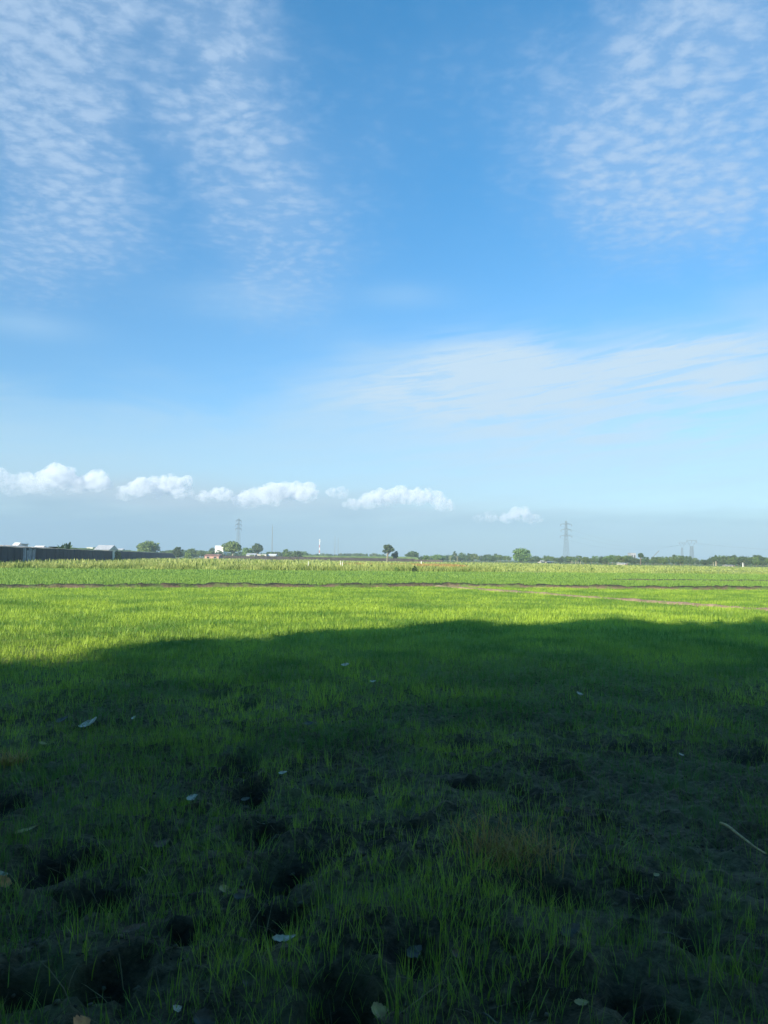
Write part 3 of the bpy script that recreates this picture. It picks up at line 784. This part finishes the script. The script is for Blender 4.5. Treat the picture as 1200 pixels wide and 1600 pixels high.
# banana plants
def banana(px, D, ty, nl, seed, label):
    x, y = place(px, D); h = height_at(ty, px, D); g = random.Random(seed)
    r = thing('banana_plant', (x, y, 0), label, 'plant', 'banana plants behind the dark wall')
    s = MB(); s.tube([(0,0,0), (.05,0,h*.35), (.02,0,h*.6)], [.16, .12, .07], 8); s.build('stem', M['bark_pale'], r)
    for k in range(nl):
        a = g.uniform(0, 6.28); L = h*g.uniform(.38, .55); up = g.uniform(.5, 1.5); V = []; F = []; rr = []
        for i in range(9):
            t = i/8; ox = L*t*math.cos(up)*.9; oz = L*(t*math.sin(up) - .55*t*t*(1.6-up)); w = .30*math.sin(math.pi*min(1, t*.9+.06))**.6
            c = Vector((math.cos(a)*ox, math.sin(a)*ox, h*.58+oz)); sd_ = Vector((-math.sin(a), math.cos(a), 0))
            V += [tuple(c - sd_*w - Vector((0,0,.08))), tuple(c), tuple(c + sd_*w - Vector((0,0,.08)))]; rr += [g.random()]*3
        for i in range(8): F += [(3*i, 3*i+3, 3*i+4, 3*i+1), (3*i+1, 3*i+4, 3*i+5, 3*i+2)]
        link_mesh('leaf', np_mesh('leaf', np.array(V), [np.array(F)], {'rnd': np.array(rr)}), M['banana'], r)
banana(98, 150, 848, 9, 1, 'banana plant with drooping leaves, left of a pair behind the dark wall')
banana(108, 152, 845, 9, 2, 'taller banana plant with upright leaves, right of a pair behind the dark wall')

# bushes
def bush(px, D, ty, wp, seed, mt, label, group=None, base=0.0):
    x, y = place(px, D); h = height_at(ty, px, D) - base; w = wp/F_PX*D; g = random.Random(seed)
    cs = []; rs = []
    for k in range(34):
        a = g.uniform(0, 6.28); q = math.sqrt(g.random()); rr = w*.16
        cs.append((math.cos(a)*q*(w/2-rr), math.sin(a)*q*(w/2-rr)*.6, g.uniform(.1, .85)*h*(1.05-.55*q*q))); rs.append(rr)
    V, q, rn = leaves_np(cs, rs, 34, .05*math.sqrt(h*w)+.05, seed)
    r = thing('bush', (x, y, base), label, 'bush', group)
    link_mesh('foliage', np_mesh('foliage', V, [q], {'rnd': rn}), M[mt], r)
    s = MB()
    for k in range(5): c = cs[k]; s.tube([(0,0,0), (c[0]*.5, c[1]*.5, c[2]*.6), c], [.05, .035, .015], 5)
    s.build('stem', M['bark'], r)
bush(122, 160, 853, 18, 1, 'tree_dark', 'dark bush on the left beside the banana plants behind the wall')
bush(141, 170, 856, 20, 2, 'tree', 'green bush left of the white house with dark windows')
bush(183, 190, 858, 18, 3, 'tree', 'low green bush right of the white house with dark windows')
bush(205, 260, 858, 26, 4, 'tree_olive', 'olive bush at the left foot of the broad spreading tree')
bush(648, 88.5, 883.5, 9, 5, 'tree_dark', 'dark green bush in the weeds at the far edge of the second paddy')
bush(620, 90, 886, 6, 8, 'tree', 'tiny green bush in the weeds left of the dark green one')
bush(925, 110, 886, 5, 9, 'tree', 'small olive bush in the weedy strip on the right')
bush(295, 290, 861, 16, 6, 'tree_olive', 'yellow green bush at the foot of the dark bushy tree by the wall end')
bush(450, 330, 864, 20, 7, 'tree', 'low bush in front of the small round tree and the white sheds')
bush(395, 320, 866, 16, 10, 'tree_olive', 'olive bush in front of the white sheds')
bush(344, 400, 859.5, 22, 11, 'tree_dark', 'dark bushes hiding the foot of the tall white building')
bush(409, 325, 865.5, 14, 12, 'tree', 'green bush hiding part of the cream flat roofed shed')
# green bank beyond the brown wall
def bank(name, pts, w, h, mat, seed): return ridge(name, pts, w, h, mat, seed, step=1.5, rough=.05, even=1.0)
mgb, b = new_mat('bank_grass'); nn = noise(pos(), .35, 5, .6)
setc(b, 'Base Color', mixc(smooth(nn, .35, .65), (.10, .17, .035), (.20, .27, .06))); b.inputs['Roughness'].default_value = .9; bump(b, nn, .8, .4)
bank('hill_bank', [place(470, 350), place(600, 372), place(650, 380)], 7, 2.2, mgb, 4)
mdb, b = new_mat('sandy_fill'); nn = noise(pos(), .9, 5, .6)
setc(b, 'Base Color', mixc(smooth(nn, .35, .65), (.60, .46, .36), (.75, .62, .50))); b.inputs['Roughness'].default_value = .9; bump(b, nn, .6, .2)
bank('sand_bank', [(-51.5, 80), (-55.5, 100), (-60.5, 125), (-66, 150)], 3.2, 2.75, mdb, 22)

bank('hill_bank', [(-66, 150), (-77, 205), (-91, 272), (-111, 372)], 4.5, 3.0, mgb, 33)
# ------------------------------------------------------------------ walls
def long_wall(name, a, b_, h0, h1, th, mat, cop, label, patch=None, seed=1):
    a = Vector((*a, 0)); b_ = Vector((*b_, 0)); d = (b_-a); L = d.length; d.normalize(); n = Vector((-d.y, d.x, 0))
    ang = math.atan2(d.y, d.x); r = thing(name, a, label, 'wall', None, ang); g = random.Random(seed)
    m = MB(); N = int(L/3.0)
    tops = [h0+(h1-h0)*k/N + g.uniform(-.04, .04) for k in range(N+1)]
    for k in range(N):
        x0, x1 = L*k/N, L*(k+1)/N
        m.add([(x0,0,-.1),(x1,0,-.1),(x1,th,-.1),(x0,th,-.1),(x0,0,tops[k]),(x1,0,tops[k+1]),(x1,th,tops[k+1]),(x0,th,tops[k])],
              [(4,5,6,7),(0,1,5,4),(2,3,7,6)] + ([(3,0,4,7)] if k == 0 else []) + ([(1,2,6,5)] if k == N-1 else []))
    m.build('block_panel', mat, r)
    p = MB()
    for k in range(N+1):
        x0 = L*k/N; p.box((x0-.12, -.05, -.1), (x0+.12, th+.05, tops[k]+.05))
    o = p.build('pier', mat, r); o['kind'] = 'stuff' if N > 100 else 'thing'
    if o['kind'] == 'thing': del o['kind']
    if cop:
        c = MB()
        for k in range(N):
            x0, x1 = L*k/N + .123, L*(k+1)/N - .123
            z0, z1 = tops[k]+.003, tops[k+1]+.003
            c.add([(x0,-.04,z0),(x1,-.04,z1),(x1,th+.04,z1),(x0,th+.04,z0),(x0,-.04,z0+.10),(x1,-.04,z1+.10),(x1,th+.04,z1+.10),(x0,th+.04,z0+.10)],
                  [(0,3,2,1),(4,5,6,7),(0,1,5,4),(1,2,6,5),(2,3,7,6),(3,0,4,7)])
        c.build('coping', cop, r)
    return r, L, d
W0, W1 = (-47.0, 82.0), (-102.5, 372.0)
wl, L, d = long_wall('boundary_wall', W0, W1, 2.45, 2.5, .25, M['wall'], M['coping'], 'long dark boundary wall receding on the left behind the weeds')
# lighter patch of render: the wall between photo columns 38 and 57
def wall_t(px):
    k = (px-600)/F_PX; return (k*W0[1]-W0[0]) / ((W1[0]-W0[0]) - k*(W1[1]-W0[1]))
t0, t1 = wall_t(38), wall_t(57)
pm = MB(); g = random.Random(2)
for k in range(9):
    a0 = t0*L + (t1-t0)*L*k/9; a1 = t0*L + (t1-t0)*L*(k+1)/9
    pm.box((a0, -.012 - .0*k, .1), (a1-.004, -.003, 2.3 + g.uniform(-.25, .2)))
pm = pm.build('render_patch', M['wall_patch'], wl); pm['label'] = 'pale grey patch of render on the dark wall'
bw, _, _ = long_wall('low_wall', place(345, 300), place(648, 318), 1.75, 1.35, .25, M['wall_brown'], None, 'long low dark brown wall across the middle distance', seed=4)
long_wall('low_wall', place(648, 300), place(692, 292), 1.05, .95, .25, M['wall_brown'], None, 'short low brown wall piece right of the lone ball crowned tree', seed=5)

# ------------------------------------------------------------------ buildings
def house(px0, px1, ty, D, depth, wall_m, roof_m, kind, label, wins=2, name='house', rz=0.0, base=0.0):
    xc = (px0+px1)/2; x, y = place(xc, D); w = (px1-px0)/F_PX*D; h = height_at(ty, xc, D)
    r = thing(name, (x, y, base), label, 'house' if name == 'house' else name.replace('_', ' '), None, rz); h -= base
    rh = 0.12 if kind == 'flat' else h*.3
    wh = h - rh
    m = MB(); m.box((-w/2, 0, -.1), (w/2, depth, wh)); m.build('wall', M[wall_m], r)
    m = MB()
    if kind == 'flat': m.box((-w/2-.15, -.15, wh+.002), (w/2+.15, depth+.15, wh+rh))
    else:
        e = .3; z0 = wh+.002
        m.add([(-w/2-e,-e,z0),(w/2+e,-e,z0),(w/2+e,depth+e,z0),(-w/2-e,depth+e,z0),(-w/2-e,depth/2,h),(w/2+e,depth/2,h)],
              [(0,3,2,1),(0,1,5,4),(2,3,4,5),(3,0,4),(1,2,5)])
    m.build('roof', M[roof_m], r)
    for k in range(wins):
        cx = -w/2 + w*(k+.5)/wins; ww = min(.9, w/wins*.5)
        f = MB(); f.box((cx-ww/2-.07, -.05, wh*.38-.07), (cx+ww/2+.07, -.003, wh*.8+.07)); fo = f.build('window', M['greyp'], r)
        p = MB(); p.box((cx-ww/2, -.058, wh*.38), (cx+ww/2, -.053, wh*.8)); p.build('pane', M['window'], fo)
    dm = MB(); dm.box((w*.12 if wins > 1 else w*.3, -.045, 0), (w*.12+.8 if wins > 1 else w*.3+.8, -.003, min(2.0, wh*.7)))
    dm.build('door', M['roof_red'], r)
    return r
house(150, 171, 851.5, 185, 6, 'white', 'roof_grey', 'gable', 'white house with dark windows rising above the dark wall', 4)
house(137, 146, 855, 230, 6, 'white', 'roof_grey', 'flat', 'small flat white house just left of the windowed white house', 2)
house(175, 189, 857, 260, 6, 'greyp', 'roof_grey', 'gable', 'grey low house right of the windowed white house', 2)
house(337, 350, 852.5, 420, 9, 'white', 'white', 'flat', 'tall plain white building beside the pale trunked tree', 0, 'building')
house(321, 343, 866, 290, 7, 'pink', 'roof_red', 'gable', 'pinkish hut at the left end of the low brown wall', 2, 'hut')
house(386, 399, 864.5, 330, 7, 'white', 'roof_grey', 'gable', 'leftmost white shed of the row behind the low brown wall', 2, 'shed')
house(402, 417, 866, 332, 7, 'cream', 'roof_grey', 'flat', 'cream flat roofed shed in the middle of the row behind the brown wall', 3, 'shed')
house(420, 431, 865.5, 335, 7, 'white', 'white', 'gable', 'rightmost white shed of the row behind the low brown wall', 2, 'shed')
house(844, 854, 876, 380, 6, 'cream', 'white', 'gable', 'white roofed house left of a pair near the large round topped tree', 2)
house(856, 864, 877, 385, 6, 'cream', 'white', 'gable', 'white roofed house right of a pair near the large round topped tree', 2)
house(972, 979, 879.5, 266, 6, 'cream', 'white', 'gable', 'pale roofed house in the tree line right of the tallest pylon', 2)
house(1091, 1097, 884.5, 262, 6, 'white', 'roof_grey', 'gable', 'small white house left of the pointed tree with pale stems', 2)
house(1140, 1147, 882.5, 270, 6, 'cream', 'roof_grey', 'gable', 'pale house with a sloping roof right of the pointed tree', 2)
house(1038, 1044, 884.5, 262, 5, 'cream', 'white', 'flat', 'tiny cream hut at the foot of the tree line right of the crane', 1, 'hut')
house(986, 994, 864, 620, 8, 'greyp', 'greyp', 'flat', 'square dark grey block rising from the right tree line', 2, 'building')
house(0, 6, 851.7, 120, 5, 'white', 'roof_grey', 'flat', 'white shed roof at the far left behind the dark wall', 1, 'shed')
house(20, 24, 847.5, 128, 3, 'white', 'white', 'gable', 'narrow pointed white hut behind the left end of the dark wall', 1, 'hut')
house(28, 32, 849, 130, 3, 'cream', 'white', 'flat', 'tiny cream hut right of the narrow pointed one', 1, 'hut')
house(50, 60, 852.3, 140, 5, 'white', 'white', 'gable', 'low white shed above the pale patch of the dark wall', 2, 'shed')

# ------------------------------------------------------------------ poles and posts
def pole(name, px, D, ty, r_, mat, label, cat, arm=False, group=None):
    x, y = place(px, D); h = height_at(ty, px, D)
    if not arm:
        m = MB(); m.tube([(0,0,-.1), (0.02*h*.2,0,h*.5), (0,0,h)], [r_*1.2, r_, r_*.75], 8)
        o = m.build(name, M[mat]); o.location = (x, y, 0); return tag(o, label, cat, group)
    r = thing(name, (x, y, 0), label, cat, group)
    m = MB(); m.tube([(0,0,-.1), (0,0,h)], [r_*1.2, r_*.8], 8); m.build('pole', M[mat], r)
    m = MB(); m.box((-.8, r_+.003, h-.5), (.8, r_+.1, h-.38)); m.build('crossarm', M['steel'], r)
    for s in (-.65, 0, .65):
        m = MB(); m.tube([(s, r_+.05, h-.378), (s, r_+.05, h-.2)], [.05, .03], 6); m.build('insulator', M['ceramic'], r)
    return r
pole('utility_pole', 605.5, 300, 865, .14, 'post', 'pale pole in front of the lone ball crowned tree', 'pole', True)
pole('post', 659, 170, 876.5, .10, 'white', 'short white post by the dry orange grass', 'post')
pole('utility_pole', 704, 330, 869, .09, 'post', 'pale pole under the conifer shaped tree, left one', 'pole', True)
pole('utility_pole', 715, 330, 869, .09, 'post', 'pale pole under the conifer shaped tree, right one', 'pole', True)
pole('utility_pole', 1160.5, 240, 879, .13, 'white', 'pale pole with a white foot near the right end of the tree line', 'pole', True)
house(1157, 1163, 886.5, 225, 2, 'white', 'white', 'flat', 'tiny white cabin at the foot of the pale pole on the right', 1, 'cabin')
for px, ty, lab in [(894, 876, 'leftmost'), (900, 875.5, 'second from left'), (903.5, 876.5, 'third from left'), (907.5, 877, 'rightmost')]:
    pole('post', px, 250, ty, .08, 'post', 'pale yellowish post, %s of four just right of the tallest pylon' % lab, 'post', group='pale posts by the tallest pylon')
for px, ty, lab in [(483, 877, 'leaning white marker stake in the weeds left of centre'), (533, 876, 'white marker stake in the weeds in front of the brown wall'), (536, 877.5, 'shorter white stake beside the marker stake by the brown wall')]:
    pole('stake', px, 100, ty, .045, 'white', lab, 'stake')
for px in (1114.5, 1118.5):
    pole('post', px, 268, 878, .09, 'post', 'pale stem like post, %s of two under the pointed tree' % ('left' if px < 1116 else 'right'), 'post')

# ------------------------------------------------------------------ pylons
def lattice(m, h, w0, w1, n, r, z0=0.0):
    def c(t, i):
        w = w0 + (w1-w0)*t; sx, sy = [(-1,-1),(1,-1),(1,1),(-1,1)][i % 4]; return Vector((sx*w/2, sy*w/2, z0+h*t))
    for i in range(4): m.bar(c(0, i), c(1, i), r*1.4)
    for k in range(n):
        a, b2 = 1-(1-k/n)**1.0, 1-(1-(k+1)/n)**1.0
        for i in range(4):
            m.bar(c(a, i), c(b2, i+1), r); m.bar(c(a, i+1), c(b2, i), r); m.bar(c(b2, i), c(b2, i+1), r)
def pylon(px, D, ty, arms, label, rz=.5, base_w=.17, r=.055, group='pylons'):
    x, y = place(px, D); h = height_at(ty, px, D)
    p = thing('pylon', (x, y, 0), label, 'pylon', group, rz)
    m = MB(); zb = h*.62
    lattice(m, zb, h*base_w, h*.055, 7, r); lattice(m, h*.33, h*.055, h*.03, 7, r*.8, zb); m.bar((0,0,h*.95), (0,0,h), r*1.3)
    m.build('lattice_tower', M['steel'], p)
    tips = []
    for z, half in arms:
        z *= h; half *= h; a = MB()
        for s in (-1, 1):
            for sy in (-1, 1):
                a.bar((0, sy*h*.022, z), (s*half, 0, z), r*2); a.bar((0, sy*h*.022, z+h*.035), (s*half, 0, z), r*1.6)
            for q in (.33, .66): a.bar((s*half*q, 0, z), (s*half*q*.8, 0, z+h*.035*(1-q)), r*.7)
            tips.append(Vector((s*half, 0, z)))
        a.build('crossarm', M['steel'], p)
        for s in (-1, 1):
            i_ = MB(); i_.tube([(s*half, 0, z-.003), (s*half, 0, z-h*.045)], [.14, .14], 6); i_.build('insulator', M['ceramic'], p)
    mw = Matrix.Translation((x, y, 0)) @ Matrix.Rotation(rz, 4, 'Z')
    return p, [mw @ (t - Vector((0, 0, h*.046))) for t in tips]
ARM3 = [(.70, .115), (.80, .115), (.90, .10)]
pA, tA = pylon(885, 620, 811, [(.60, .15), (.745, .13), (.875, .14)], 'tallest pylon on the right with three crossarms, above the white roofs', rz=.25, base_w=.12)
pB, tB = pylon(373, 640, 807, ARM3, 'tall slim pylon on the left above the pale trunked tree', rz=1.1, base_w=.09, r=.04)
def portal(px, D, ty, wp, label, r=.12):
    x, y = place(px, D); h = height_at(ty, px, D); w = wp/F_PX*D
    p = thing('pylon', (x, y, 0), label, 'pylon', 'portal pylons on the right', .1)
    m = MB(); lattice(m, h*.72, w*.32, w*.2, 7, r)
    m.bar((-w*.1, 0, h*.72), (-w*.42, 0, h*.97), r*1.5); m.bar((w*.1, 0, h*.72), (w*.42, 0, h*.97), r*1.5)
    m.build('lattice_tower', M['steel'], p)
    a = MB(); a.bar((-w*.5, -.3, h*.97), (w*.5, -.3, h*.97), r*1.4); a.bar((-w*.5, -.3, h), (w*.5, -.3, h), r)
    for k in range(9): a.bar((-w*.5+w*k/8, -.3, h*.97), (-w*.5+w*(k+.5)/8 if k < 8 else w*.5, -.3, h), r*.7)
    a.build('crossarm', M['steel'], p)
    tips = []
    for s in (-.48, 0, .48):
        i_ = MB(); i_.tube([(w*s, -.3, h*.965), (w*s, -.3, h*.885)], .2, 6); i_.build('insulator', M['ceramic'], p); tips.append(Vector((x+w*s, y, h*.88)))
    return p, tips
pC, tC = portal(1081, 850, 844, 17, 'nearer portal shaped pylon with a wide top beam on the right')
pD, tD = portal(1066, 1050, 847, 10, 'fainter farther pylon just left of the portal shaped one', .09)
def mast(name, px, D, ty, wf, r, label, bands=0, cat='mast'):
    x, y = place(px, D); h = height_at(ty, px, D); p = thing(name, (x, y, 0), label, cat)
    if bands:
        for k in range(bands):
            m = MB(); a, b2 = k/bands, (k+1)/bands; lattice(m, h*(b2-a)-.01, h*wf*(1-.7*a), h*wf*(1-.7*b2), 2, r, h*a)
            m.build('mast_section', M['steel_red' if k % 2 == 0 else 'steel_white'], p)
        for z in (.86, .92):
            for s in range(3):
                q = MB(); aa = s*2.09; q.box((math.cos(aa)*h*.025-.35, math.sin(aa)*h*.025-.2, h*z), (math.cos(aa)*h*.025+.35, math.sin(aa)*h*.025+.2, h*z+2.0)); q.build('antenna', M['steel_white'], p)
    else:
        m = MB(); lattice(m, h*.93, h*wf, h*wf*.5, 14, r); m.build('lattice_tower', M['steel'], p)
        m = MB(); m.bar((0,0,h*.9), (0,0,h), r*1.6); m.build('antenna', M['steel'], p)
    return p
mast('radio_mast', 426, 700, 819, .02, .09, 'thin single mast between the left pylon and the banded mast')
mast('radio_mast', 500, 900, 843, .05, .13, 'red and white banded mast above the green bank', 7)
mast('radio_mast', 524, 1000, 837, .02, .10, 'faint thin mast right of the banded one, left of two')
mast('radio_mast', 529, 1020, 840, .02, .10, 'faint thin mast right of the banded one, right of two')
# crane boom above the right tree line
x, y = place(1020, 560); p = thing('crane', (x, y, 0), 'grey crane boom slanting up above the right tree line', 'crane', None, 0)
hb = height_at(871, 1020, 560); ht = height_at(860.5, 1030, 560)
m = MB(); bx_ = (1030-1020)/F_PX*560; m.tube([(-1.2, 0, hb-1.2), (bx_, 0, ht)], [.55, .42], 4); m.build('boom', M['steel'], p)
m = MB(); m.box((-2.6, -1.2, 1.0), (.6, 1.2, max(3.0, hb-1.0))); m.build('cab', M['greyp'], p)
m = MB(); m.box((-3.0, -1.5, 0), (1.5, 1.5, .95)); m.build('base', M['steel'], p)
# conductors
def cables(ts, te, sag, label):
    m = MB(); o0 = ts[0]
    for a, c in zip(ts, te):
        pts = []
        for k in range(13):
            t = k/12; q = a.lerp(c, t) - Vector((0, 0, sag*4*t*(1-t))) - o0; pts.append(q)
        m.tube(pts, .035, 4)
    o = m.build('power_line', M['cable']); o.location = o0; return tag(o, label, 'power line')
cables([tA[0], tA[2], tA[4]], [tC[0], tC[1], tC[2]], 9, 'faint power line cables between the tallest pylon and the portal shaped one')
cables([tC[0], tC[1], tC[2]], [Vector((700, 960, 27)), Vector((706, 960, 27)), Vector((712, 960, 27))], 9, 'faint power line cables running off to the right of the portal shaped pylon')

# ------------------------------------------------------------------ trees behind the photographer, whose shade lies on the paddy
def shade_tree(x, y, h, w, seed, label, bottom=.12, clumps=170, per=230, leaf=.24, shp='round'):
    ms = tree_meshes(h, w, seed, shp, clumps, per, leaf, h*.3, True, bottom)
    return plant_tree('shade_tree', (x, y, 0), ms, M['tree_dark'], M['bark'], label, 'tree', 'shade trees behind the viewpoint')
shade_tree(-23.0, -8, 10.8, 9.4, 401, 'lower tree at the left end of the row behind the viewpoint', .02)
shade_tree(-14.1, -8, 14.2, 7.9, 402, 'tallest tree in the row behind the viewpoint', .02, 200)
shade_tree(-9.3, -8, 13.7, 9.5, 403, 'right hand tree in the row behind the viewpoint', .02, 200)
shade_tree(1.2, -3.2, 10.5, 13, 404, 'spreading tree overhanging the viewpoint', .48, 260, 230)  # unseen crown, enlarged overhead to darken the near ground
for k, (hx, hy, hw) in enumerate([(-5.5, -2.6, 5), (-1.2, -2.2, 5), (3.4, -2.4, 5), (7.8, -2.0, 5.5)]):  # unseen leafy screens added behind the viewpoint to darken the foreground
    g = random.Random(900+k); cs = []; rs = []
    for j in range(70):
        cs.append((g.uniform(-.5, .5)*hw, g.uniform(-.6, .6), g.uniform(.2, 1.7))); rs.append(.4)
    V, q, rn = leaves_np(cs, rs, 90, .13, 900+k)
    r = thing('added_hedge', (hx, hy, 0), 'dense leafy screen added out of view to shade the foreground', 'added_hedge', 'added leafy screens behind the viewpoint')
    link_mesh('foliage', np_mesh('foliage', V, [q], {'rnd': rn}), M['tree_dark'], r)
    st_ = MB()
    for j in range(6): st_.tube([(cs[j][0]*.7, 0, -.1), (cs[j][0], cs[j][1], 1.5)], [.05, .02], 5)
    st_.build('stem', M['bark'], r)

# ------------------------------------------------------------------ cumulus clouds low in the sky
def cloud_material(name, dens, H):
    m = bpy.data.materials.new(name); m.use_nodes = True; nt = m.node_tree; nt.nodes.clear(); X.nt = nt
    o = nt.nodes.new('ShaderNodeOutputMaterial'); v = nt.nodes.new('ShaderNodeVolumePrincipled')
    v.inputs['Color'].default_value = (.93, .94, .96, 1); v.inputs['Anisotropy'].default_value = 0.0
    P = objco(); n = noise(P, .02, 5, .65)
    g_ = nt.nodes.new('ShaderNodeSeparateXYZ'); nt.links.new(P.s, g_.inputs[0]); z = X(g_.outputs[2])
    n_s = noise(P, .045, 4, .6)
    d = smooth(z + (n - .5)*1.0*H, -.15*H, .75*H) * smooth(n + (n_s - .5)*.6, .36, .66) * dens * 1.05
    nt.links.new(d.s, v.inputs['Density']); nt.links.new(v.outputs[0], o.inputs['Volume'])
    return m
def ico(sub):
    import bmesh
    bm = bmesh.new(); bmesh.ops.create_icosphere(bm, subdivisions=sub, radius=1)
    V = np.array([v.co[:] for v in bm.verts]); F = np.array([[v.index for v in f.verts] for f in bm.faces]); bm.free(); return V, F
ICO = ico(4); ICO_S = ico(3)
def cloud(px0, px1, ytop, ybot, puffs, seed, thick, label, D=6000):
    """one cumulus: a heap of billows, flat and thin at its foot"""
    g = random.Random(seed); k = D/F_PX; pc = (px0+px1)/2; w = (px1-px0)*k; H = (ybot-ytop)*k*1.12; ybot += 2
    x, y = (pc-600)*k, D; z0 = EYE + (hor_at(pc) - ybot)*k
    Vs, Fs, o = [], [], 0
    def ball(c, rr, IC):
        nonlocal o
        V, F = IC; q = V*rr + c
        f = 1 + .45*(fbm(q[:, 0]+q[:, 1]*.7, q[:, 2]+q[:, 1]*.5, 1/60., 4, seed) - .5)*2 + .3*(fbm(q[:, 0]-q[:, 1], q[:, 2]+q[:, 0]*.3, 1/22., 3, seed+5) - .5)*2
        Vs.append(V*rr*f[:, None]*np.array([1.15, 1, .85]) + c); Fs.append(F+o); o += len(V)
    for (u, v, r) in puffs:
        r0 = r*H*.85; c0 = np.array([(u-.5)*w, g.uniform(-.4, .4)*H, v*H*.8]); ball(c0, r0, ICO)
        for s in range(26):
            a = g.uniform(0, 2*math.pi); e = math.asin(g.uniform(-.35, 1)); q = r0*g.uniform(.55, 1.25)
            c = c0 + q*np.array([math.cos(a)*math.cos(e)*1.15, math.sin(a)*math.cos(e), math.sin(e)*.8])
            ball(c, r0*g.uniform(.25, .6), ICO_S)
    V = np.concatenate(Vs)
    me = np_mesh('cloud', V, [np.concatenate(Fs)], {}, False)
    ob = link_mesh('cloud', me, cloud_material('cloud_vapour', .028*thick, H)); ob.location = (x, y, z0)
    rm = ob.modifiers.new('remesh', 'REMESH'); rm.mode = 'VOXEL'; rm.voxel_size = max(7.0, w/55)
    return tag(ob, label, 'cloud', 'cumulus clouds along the horizon')
cloud(-60, 70, 722, 775, [(.1,.5,.45),(.35,.55,.4),(.6,.35,.4),(.85,.35,.3)], 1, .45, 'dim bluish cloud cut off at the left edge of the sky')
cloud(45, 125, 719, 776, [(.15,.4,.3),(.4,.62,.36),(.65,.6,.33),(.85,.4,.3)], 2, .75, 'wide white topped cloud second from the left edge')
cloud(112, 172, 729, 778, [(.2,.4,.3),(.55,.62,.36),(.8,.55,.34)], 3, .85, 'rounded white cloud third from the left edge')
cloud(190, 290, 735, 785, [(.1,.3,.25),(.3,.5,.33),(.55,.58,.38),(.78,.66,.34),(.92,.3,.25)], 4, .95, 'heaped white cloud above the broad spreading tree')
cloud(308, 372, 757, 784, [(.15,.35,.4),(.4,.5,.42),(.7,.45,.42),(.9,.3,.3)], 5, .85, 'small flat white cloud left of the left pylon top')
cloud(372, 495, 746, 798, [(.08,.35,.3),(.25,.45,.36),(.45,.5,.36),(.62,.66,.34),(.78,.7,.34),(.9,.5,.28)], 6, .95, 'largest white cloud rising right of the left pylon top')
cloud(515, 542, 758, 780, [(.3,.5,.45),(.7,.55,.4)], 7, .55, 'tiny puff of cloud between the two large ones')
cloud(545, 700, 755, 800, [(.05,.3,.25),(.2,.4,.34),(.38,.55,.36),(.55,.66,.36),(.72,.62,.34),(.85,.6,.3),(.95,.3,.3)], 8, .92, 'long white cloud with lumpy top above the centre')
cloud(735, 778, 796, 816, [(.3,.35,.4),(.7,.5,.45)], 9, .4, 'thin faint cloud left of the small bright one')
cloud(780, 850, 791, 818, [(.2,.4,.4),(.45,.6,.45),(.75,.35,.35)], 10, .7, 'small bright cloud left of the tallest pylon')

# ------------------------------------------------------------------ haze
hz = MB(); hz.box((-1320, -460, -2.0), (1320, 1360, 60)); ho = hz.build('haze', None); tag(ho, kind='stuff')
mh = bpy.data.materials.new('haze'); mh.use_nodes = True; nt = mh.node_tree; nt.nodes.clear()
o_ = nt.nodes.new('ShaderNodeOutputMaterial'); v_ = nt.nodes.new('ShaderNodeVolumePrincipled')
v_.inputs['Color'].default_value = (.64, .80, .98, 1); v_.inputs['Density'].default_value = .00045; v_.inputs['Anisotropy'].default_value = 0.0
nt.links.new(v_.outputs[0], o_.inputs['Volume'])
ho.data.materials.append(mh)
